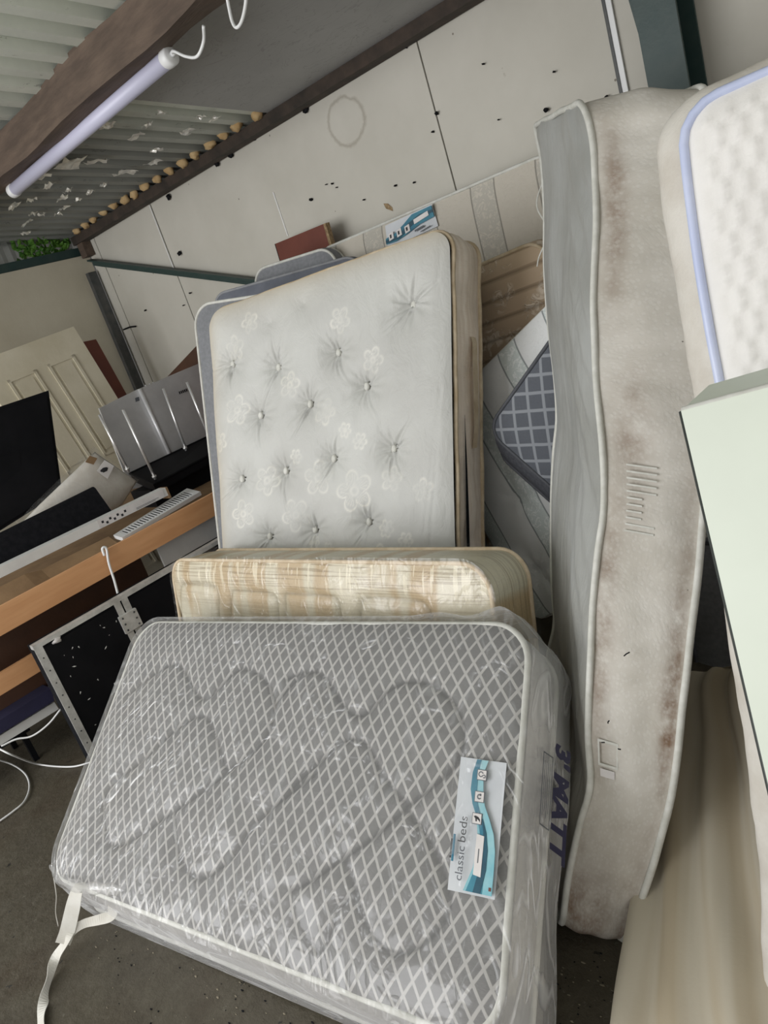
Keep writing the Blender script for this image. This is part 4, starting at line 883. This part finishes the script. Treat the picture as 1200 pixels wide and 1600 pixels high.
slabthing('board', 'brown board leaning diagonally between the back wall and the silver rack', 'board', [a, b, b + V3(.15, -.05, -b[2] + .45), a + V3(0, -.05, -a[2] + .45)], V3(0, .018, 0), M['brown_wood'])
a, b = W(136, 527, x=-5.45), W(150, 530, x=-5.45)
sb = [W(132, 528, x=-5.40), W(150, 530, x=-5.40)]; ext = sb[1] + (W(196, 612, x=-5.35) - sb[1]) * 1.0
zz_ = unit(W(200, 620, x=-5.36) - W(150, 530, x=-5.40)); Ls = 1.75
slabthing('board', 'narrow red-brown board behind the cream panelled door', 'board', [sb[0] - V3(0, .3, 0), sb[1], sb[1] + zz_ * Ls, sb[0] - V3(0, .3, 0) + zz_ * Ls], V3(-.02, 0, 0), M['red_wood'])
# panelled door, leaning to the left wall
xd = -5.1
dTR = W(115, 510, x=xd); dTL = W(-70, 578, x=xd); dz = unit(W(190, 632, x=xd + .06) - dTR); Ld = (dTR[2] - .02) / -dz[2]; dx_ = unit(dTL - dTR)
DW = .72
door = thing('door', (xd + .1, dTR[1] - .4, 0), 'cream painted panelled door leaning against the left wall', 'door')
def DP(u, v, o=0): return dTR + dx_ * u * DW + dz * v * Ld + dn_ * o
dn_ = unit(np.cross(dx_, dz)); dn_ = dn_ if dn_ @ (EYE - dTR) > 0 else -dn_
MB().quadslab([DP(0, 0), DP(1, 0), DP(1, 1), DP(0, 1)], -dn_ * .035).go('slab', M['cream_door'], door)
def rect_frame(u0, u1, v0, v1, w_=.018, h=.008):
    m = MB(); wu = w_ / DW; wv = w_ / Ld
    for a in ((u0, u1, v0, v0 + wv), (u0, u1, v1 - wv, v1), (u0, u0 + wu, v0, v1), (u1 - wu, u1, v0, v1)):
        m.quadslab([DP(a[0], a[2], .0005), DP(a[1], a[2], .0005), DP(a[1], a[3], .0005), DP(a[0], a[3], .0005)], dn_ * h)
    m.go('moulding', M['cream_door'], door)
    MB().quadslab([DP(u0 + wu * 2.2, v0 + wv * 2.2, .0005), DP(u1 - wu * 2.2, v0 + wv * 2.2, .0005), DP(u1 - wu * 2.2, v1 - wv * 2.2, .0005), DP(u0 + wu * 2.2, v1 - wv * 2.2, .0005)], dn_ * .005).go('door_panel', M['cream_door'], door)
rect_frame(.16, .44, .09, .46); rect_frame(.56, .84, .09, .46); rect_frame(.16, .44, .56, .9); rect_frame(.56, .84, .56, .9)

# ------------------------------------------------------------------ the heap on the left
# low desk carrying it
desk = thing('table', (-4.2, 1.6, 0), 'brown table under the heap of boxes at the left', 'table')
MB().box(-5.0, -3.405, .35, 2.75, .70, .73).go('table_top', M['card'], desk)
for x, y in ((-4.95, .4), (-4.95, 2.7), (-3.75, .4), (-3.75, 2.7)): MB().box(x - .02, x + .02, y - .02, y + .02, 0, .70).go('leg', M['dark_steel'], desk)
MB().box(-3.62, -3.60, .5, 1.62, .30, .70).go('side_panel', M['brown_wood'], desk)
MB().box(-3.475, -3.46, 1.66, 2.62, .34, .70).go('side_panel', M['white_card'], desk)['label'] = 'white side panel'
# long beech rail in front
r0, r1 = W(-60, 980, x=-3.38), W(352, 760, x=-3.38)
r2, r3 = W(352, 797, x=-3.38), W(-60, 1028, x=-3.38)
rl = MB().quadslab([r0, r1, r2, r3], V3(-.022, 0, 0)).go('bed_rail', M['orange_wood']); tag(rl, 'long light orange beech bed rail across the heap, the upper one', 'rail')
a, b, c_, d_ = W(-60, 1088, x=-3.42), W(60, 1022, x=-3.42), W(66, 1052, x=-3.42), W(-60, 1124, x=-3.42)
rl2 = MB().quadslab([a, W(340, 850, x=-3.42), W(340, 880, x=-3.42), d_], V3(-.022, 0, 0)).go('bed_rail', M['orange_wood']); tag(rl2, 'lower beech bed rail running behind the black flight case', 'rail')
# radiator / vent cover with slots
g = [W(176, 834, x=-3.50), W(292, 763, x=-3.66), W(312, 770, x=-3.50), W(196, 846, x=-3.40)]
zg = .775
g = [W(177, 836, z=zg + .03), W(292, 763, z=zg + .03), W(313, 768, z=zg + .04), W(191, 840, z=zg + .04)]
gr = thing('vent_cover', (np.mean(g, 0)[0], np.mean(g, 0)[1], .74), 'white slotted vent cover lying just behind the orange rail', 'vent cover')
def GP(u, v, o=0): return (1 - u) * (1 - v) * g[0] + u * (1 - v) * g[1] + u * v * g[2] + (1 - u) * v * g[3] + V3(0, 0, o)
for u0, u1, v0, v1 in ((0, 1, 0, .13), (0, 1, .82, 1), (0, .06, .13, .82), (.93, 1, .13, .82)): MB().quadslab([GP(u0, v0), GP(u1, v0), GP(u1, v1), GP(u0, v1)], V3(0, 0, -.02)).go('frame', M['white_plastic'], gr)
MB().quadslab([GP(.05, .1, -.005), GP(.95, .1, -.005), GP(.95, .9, -.005), GP(.05, .9, -.005)], V3(0, 0, -.015)).go('dark_tray', M['black_matt'], gr)
for i in range(24):
    u0 = .065 + i * .036; MB().quadslab([GP(u0, .13, -.002), GP(u0 + .015, .13, -.001), GP(u0 + .015, .82, -.001), GP(u0, .82, -.001)], V3(0, 0, -.003)).go('slat', M['white_plastic'], gr)
# white long carton with a printed end
zc = .73
a, b = W(-40, 906, x=-3.66), W(258, 762, x=-3.66); up = V3(0, 0, .0)
box = thing('long_box', ((a + b)[0] / 2, (a + b)[1] / 2, zc), 'long slim white carton with a printed end sticker, behind the vent cover', 'box')
bt = V3(0, 0, -.045); MB().quadslab([a, b, b + bt, a + bt], V3(-.07, 0, 0)).go('carton', M['white_card'], box)
e = unit(b - a); xo = V3(.0015, 0, 0)
MB().quadslab([b - e * .42 + xo, b - e * .02 + xo, b - e * .02 + xo + bt * .9, b - e * .42 + xo + bt * .9], V3(.001, 0, 0)).go('sticker', M['tag_white'], box)
def box_text(txt, s, size, dz, mat, par, o0, ee, xoff):
    v, f = text_mesh(txt, size); q = [o0 + ee * (s + p[0]) + V3(xoff, 0, dz + p[1]) for p in v]; mk('lettering', q, f, mat, par)
for k_ in range(7):
    o_ = b - e * (.40 - k_ * .022) + V3(.003, 0, -.012 - .012 * (k_ % 2)); MB().quadslab([o_, o_ + e * .012, o_ + e * .012 + V3(0, 0, -.012), o_ + V3(0, 0, -.012)], V3(.0005, 0, 0)).go('print_mark', M['ink'], box)
for i in range(2): MB().quadslab([b - e * .20 + V3(.003, 0, -.030 - i * .006), b - e * (.06 + .02 * i) + V3(.003, 0, -.030 - i * .006), b - e * (.06 + .02 * i) + V3(.003, 0, -.032 - i * .006), b - e * .20 + V3(.003, 0, -.032 - i * .006)], V3(.0005, 0, 0)).go('small_print', M['grey_ink'], box)
MB().quadslab([b + xo, b + xo + e * .012, b + xo + e * .012 + bt * 1.4, b + xo + bt * 1.4], V3(-.07, 0, 0)).go('end_flap', M['card'], box)
# cardboard flap under it
cf = thing('cardboard', (-3.56, 1.2, .74), 'flattened brown cardboard lying between the white carton and the orange rail', 'cardboard')
pts = [W(-40, 935, x=-3.62), W(34, 897, x=-3.62), W(60, 890, x=-3.62), W(165, 838, x=-3.62)]
v = []; f = []
for i, p in enumerate(pts): v += [p + V3(.03, 0, -.0), V3(-3.50, p[1], .755 + .01 * (i % 2)), V3(-3.45, p[1] - .02, .735)]
for i in range(len(pts) - 1):
    for k in range(2): f.append((3 * i + k, 3 * i + 3 + k, 3 * i + 4 + k, 3 * i + 1 + k))
v2 = [list(np.array(q) - [0, 0, .004]) for q in v]; n_ = len(v); mk('sheet', v + v2, f + [tuple(n_ + j for j in q[::-1]) for q in f], M['card'], cf)
# black foam bar
a, b = W(-40, 865, x=-3.80), W(153, 768, x=-3.80); bt = V3(.03, .0, -.135)
bb = MB(); R_ = [a, b, b + V3(.004, .02, -.012), b + bt + V3(0, .02, 0), a + bt]
bb.quadslab([a, b, b + bt + V3(0, .015, 0), a + bt], V3(-.06, 0, 0)).tube([a + V3(-.03, 0, 0), b + V3(-.03, 0, 0)], .03, 10)
tag(bb.go('foam_bar', M['black_matt'], None, False), 'long black padded bar lying in front of the plastic-wrapped package', 'bar')
# plastic-wrapped package with a white ticket
pk = thing('package', (-4.0, 1.5, .74), 'cream package wrapped in clear plastic with a white ticket, beside the black screen', 'package')
P = [W(14, 838, x=-3.98), W(60, 790, x=-3.98), W(148, 706, x=-3.98), W(214, 752, x=-3.98), W(190, 790, x=-3.98), W(150, 815, x=-3.98)]
def pouch(P, th, mat, name, par, inset=0., off=0.):
    P = np.array(P); c = P.mean(0); n_ = V3(1, 0, .1); v = []; k = len(P); rings = [(1.0 + inset, 0.0), (.93 + inset, th * .6), (.75, th), (.4, th * 1.15), (0.02, th * 1.2)]
    for s_, h in rings: v += [c + (p - c) * s_ + unit(n_) * (h + off) for p in P]
    for s_, h in rings[1:]: v += [c + (p - c) * s_ - unit(n_) * h for p in P]
    f = [[r * k + i, r * k + (i + 1) % k, (r + 1) * k + (i + 1) % k, (r + 1) * k + i] for r in range(4) for i in range(k)]; f += [[(0 if r == 0 else 4 + r) * k + i, (5 + r) * k + i, (5 + r) * k + (i + 1) % k, (0 if r == 0 else 4 + r) * k + (i + 1) % k] for r in range(4) for i in range(k)]
    V = np.array(v); return mk(name, V, f, mat, par, True, uv=np.stack([V[:, 1], V[:, 2]], 1))
def densify(P, n=5):
    P = [np.array(p) for p in P]; o = []
    for i in range(len(P)):
        for k in range(n): o.append(P[i] + (P[(i + 1) % len(P)] - P[i]) * k / n)
    return o
pouch(densify(P), .035, M['bright_side'], 'contents', pk); pouch(densify([P[0] + V3(0, -.03, 0), P[1] + V3(0, -.01, .02), W(146, 698, x=-3.98), W(216, 750, x=-3.98), P[4] + V3(0, .01, -.01), P[5]]), .045, M['film_thin'], 'plastic_wrap', pk, .01)
tk = [W(163, 719, x=-3.92), W(178, 728, x=-3.92), W(168, 748, x=-3.92), W(151, 736, x=-3.92)]
MB().quadslab(tk, V3(.002, 0, 0)).go('ticket', M['tag_white'], pk)
MB().blob(W(163, 734, x=-3.916), .002, .022, .012, 5, 10, 6, .2).go('ticket_print', M['ink'], pk)
MB().quadslab([W(140, 712, x=-3.925), W(152, 716, x=-3.925), W(146, 726, x=-3.925), W(133, 722, x=-3.925)], V3(.002, 0, 0)).go('brown_tape', M['card'], pk)
# black television seen from behind
tv = thing('television', (-4.3, 1.4, .73), 'black flat television seen from the back, left edge', 'television')
xt = -4.25
tvq = [W(-80, 662, x=xt), W(76, 610, x=xt), W(97, 768, x=xt + .06), W(-80, 880, x=xt + .06)]
MB().quadslab(tvq, V3(-.03, 0, 0)).go('screen', M['black'], tv)
cx_ = np.mean(tvq, 0); inn = [cx_ + (p - cx_) * .93 + V3(.012, 0, 0) for p in tvq]; MB().quadslab(inn, V3(-.02, 0, 0)).go('back_cover', M['black'], tv)
hq = [W(-60, 735, x=xt + .04), W(30, 705, x=xt + .04), W(42, 790, x=xt + .06), W(-60, 840, x=xt + .06)]; MB().quadslab(hq, V3(-.03, 0, 0)).go('rear_housing', M['black'], tv)
tv_low = min(p[2] for p in tvq)
# silver rack
rk = thing('rack', (-4.25, 2.35, .74), 'silver metal rack with four chrome rods on a black tray', 'rack')
sx = -4.45
s0 = [W(155, 638, x=sx), W(216, 608, x=sx), W(280, 745, x=sx), W(205, 765, x=sx)]; s1 = [s0[1] + V3(.02, 0, 0), W(330, 560, x=sx + .02), W(345, 700, x=sx + .02), s0[2] + V3(.02, 0, 0)]
MB().quadslab(s0, V3(-.015, 0, 0)).go('back_panel', M['silver'], rk); MB().quadslab(s1, V3(-.02, 0, 0)).go('back_panel', M['silver'], rk)
MB().tube([s0[1] + V3(.015, 0, 0), s0[2] + V3(.015, 0, 0)], .014, 10).go('fold', M['silver'], rk, True)
for i in range(3): MB().tube([s0[1] + V3(.015, .05 + .03 * i, .01), s0[2] + V3(.015, .05 + .03 * i, 0)], .005, 8).go('rib', M['silver'], rk, True)
for k_ in range(5):
    o_ = W(279, 612, x=sx + .03) + V3(0, .014 * k_, 0); MB().quadslab([o_, o_ + V3(0, .009, 0), o_ + V3(0, .009, -.018), o_ + V3(0, 0, -.018)], V3(.001, 0, 0)).go('print_mark', M['ink'], rk)
MB().quadslab([W(211, 622, x=sx + .004), W(217, 620, x=sx + .004), W(218, 626, x=sx + .004), W(212, 628, x=sx + .004)], V3(.001, 0, 0)).go('stamp', M['grey_ink'], rk)
tr_ = [W(203, 740, x=-4.36), W(240, 758, x=-4.0), W(338, 705, x=-4.0), W(330, 680, x=-4.36)]
MB().quadslab(tr_, V3(0, 0, -.05)).go('tray', M['black'], rk); MB().tube([*tr_, tr_[0]], .008, 8).go('tray_rim', M['black'], rk)
low_t = min(p[2] for p in tr_) - .05
MB().box(-4.3, -4.05, 2.05, 2.65, .73, low_t + .02).go('plinth', M['black'], rk)
for (x0, y0, x1, y1, xx) in ((155, 648, 201, 737, -4.33), (192, 640, 243, 749, -4.06), (255, 607, 291, 704, -4.30), (292, 597, 330, 690, -4.10)):
    a, b = W(x0, y0, x=xx), W(x1, y1, x=xx); MB().tube([a, b], .0085, 10).tube([b + V3(0, 0, .025), b + V3(0, 0, .012)], .014, 10).go('rod', M['chrome'], rk, True)
# ------------------------------------------------------------------ flight case
xc = -3.22
def FC(px, py): return W(px, py, x=xc)
cTL, cTR, cBL = FC(50, 1010), FC(262, 893), FC(146, 1186)
zt = .60; y0, y1 = cTL[1] + .0, 2.15; D_ = .07
fc = thing('flight_case', (xc - D_ / 2, (y0 + y1) / 2, 0), 'black flight case with scuffed aluminium edges, on the floor at the left', 'case')
zt = cTL[2]
MB().box(xc - D_, xc - .004, y0 + .004, y1, .03, zt - .006).go('body', M['black_matt'], fc)
ym = FC(183, 945)[1] + .02
for (a, b) in ((y0 + .03, ym - .035), (ym + .035, y1 - .03)): MB().box(xc - .004, xc + .002, a, b, .05, zt - .03, .002).go('side_panel', M['black'], fc)
def strip(a, b, z0, z1, x=xc, n='edge_strip', t=.004): MB().box(x, x + t, a, b, z0, z1, .001).go(n, M['alu'], fc)
strip(y0, y0 + .035, .02, zt, xc + .001); strip(ym - .035, ym - .004, .02, zt - .01); strip(ym + .004, ym + .035, .02, zt - .01)
MB().box(xc - .03, xc + .006, y0, y1, zt - .02, zt).go('edge_strip', M['alu'], fc)

MB().box(xc + .004, xc + .016, ym - .045, ym + .045, zt - .17, zt - .08, .003).go('hinge_plate', M['alu'], fc)
for dy in (-.03, .03):
    for dz_ in (-.155, -.125, -.095): MB().blob((xc + .017, ym + dy, zt + dz_), .003, .005, .005, 1, 8, 4, 0).go('rivet', M['dark_steel'], fc, True)
for k in range(9): MB().blob((xc + .005, y0 + .018, .06 + k * .062), .002, .004, .004, 1, 8, 4, 0).go('rivet', M['dark_steel'], fc, True)
R = random.Random(5)
for i in range(22):
    c = V3(xc + .003, y0 + .08 + .3 * R.random(), .15 + (zt - .22) * R.random()); s_ = .004 + .008 * R.random(); t = unit(V3(0, R.random() - .3, R.random() - .3)); n_ = np.cross(t, V3(1, 0, 0))
    MB().add([c - t * s_, c + n_ * s_ * .3, c + t * s_ * R.random(), c - n_ * s_ * .25], [(0, 1, 2, 3)]).go('scuff', M['white_card'], fc)
MB().blob(FC(88, 1000) + V3(.008, 0, 0), .004, .022, .012, 9, 9, 6, .4).go('torn_sticker', M['tag_white'], fc, True)
cl_ = thing('catch', FC(180, 1075) + V3(.03, 0, 0), 'shiny crumpled ball of plastic on the case beside the front mattress', 'plastic')
MB().blob(FC(181, 1075) + V3(.03, 0, 0), .022, .024, .034, 12, 12, 8, .3).go('wad', M['film_milky'], cl_)
for ch in [cl_]: ch.name = 'plastic_wad'
# caster feet
for y_ in (y0 + .08, y1 - .1):
    for x_ in (xc - .035,): MB().blob((x_, y_, .016), .03, .03, .016, 3, 10, 6, 0).go('foot', M['black'], fc, True)
# purple and white things under the lower rail
pt = [W(-40, 1150, x=-3.5), W(80, 1075, x=-3.5), W(85, 1095, x=-3.5), W(-40, 1172, x=-3.5)]
pp = MB().quadslab(pt, V3(-.4, 0, 0)).go('folded_cloth', M['purple']); tag(pp, 'dark purple folded cloth under the lower beech rail', 'cloth')
pt = [W(-40, 1174, x=-3.52), W(85, 1097, x=-3.52), W(92, 1108, x=-3.52), W(60, 1128, x=-3.52), W(-40, 1190, x=-3.52)]
wm = MB(); wm.quadslab([pt[0], pt[1], pt[2], pt[4]], V3(-.5, 0, 0)); tag(wm.go('shelf_board', M['white_card']), 'white board under the purple cloth at the left edge', 'board')
zb = min(p[2] for p in pt)
stand = thing('stand', (-3.75, .65, 0), 'dark low stand under the white board at the left edge', 'stand')
MB().box(-3.95, -3.62, .40, .80, zb - .05, zb - .005).go('stand_top', M['black_matt'], stand)
for x_ in (-3.92, -3.65):
    for y_ in (.43, .77): MB().box(x_ - .012, x_ + .012, y_ - .012, y_ + .012, 0, zb - .05).go('leg', M['black'], stand)
# cables
def cable(pts, r, label, mat=M['white_plastic']):
    o = MB().tube(spline(pts, 8), r, 8).go('cable', mat, None, True); tag(o, label, 'cable')
cable([W(163, 868, x=-3.37), W(160, 857, x=-3.365), W(166, 857, x=-3.362), W(170, 880, x=-3.36), W(178, 905, x=-3.34), W(184, 927, x=-3.30)], .006, 'white cable hanging over the upper beech rail above the flight case')
cable([W(2, 1166, x=-3.4), W(25, 1155, x=-3.38), W(50, 1150, x=-3.35), W(75, 1132, x=-3.32), W(95, 1108, x=-3.30)], .004, 'thin white cable running up towards the flight case')
cable([W(-5, 1168, x=-3.4), W(20, 1180, x=-3.35), W(60, 1194, z=.02), W(110, 1198, z=.008), W(145, 1190, z=.008)], .004, 'thin white cable lying on the floor, ending at the flight case foot')
cable([W(-10, 1185, z=.10), W(20, 1195, z=.02), W(40, 1210, z=.008), W(46, 1230, z=.008), W(38, 1252, z=.008), W(20, 1268, z=.008), W(-5, 1286, z=.008)], .004, 'thin white cable curling on the floor at the left edge')
# debris on the floor
R = random.Random(11); db = MB(); dk = MB()
for i in range(190):
    c = W(150 + 420 * R.random(), 1440 + 190 * R.random(), z=0) if i < 150 else W(870 + 90 * R.random(), 1490 + 120 * R.random(), z=0)
    s_ = .0008 + .0018 * R.random(); (db if R.random() < .5 else dk).blob(c + V3(0, 0, s_ * .5), s_ * (1 + 2 * R.random()), s_, s_ * .6, i, 5, 3, .3)
tag(db.go('grit', M['grit']), 'pale grit and crumbs scattered over the concrete floor', 'grit', kind='stuff')
tag(dk.go('dirt', M['black_matt']), 'dark crumbs of dirt scattered over the concrete floor', 'dirt', kind='stuff')
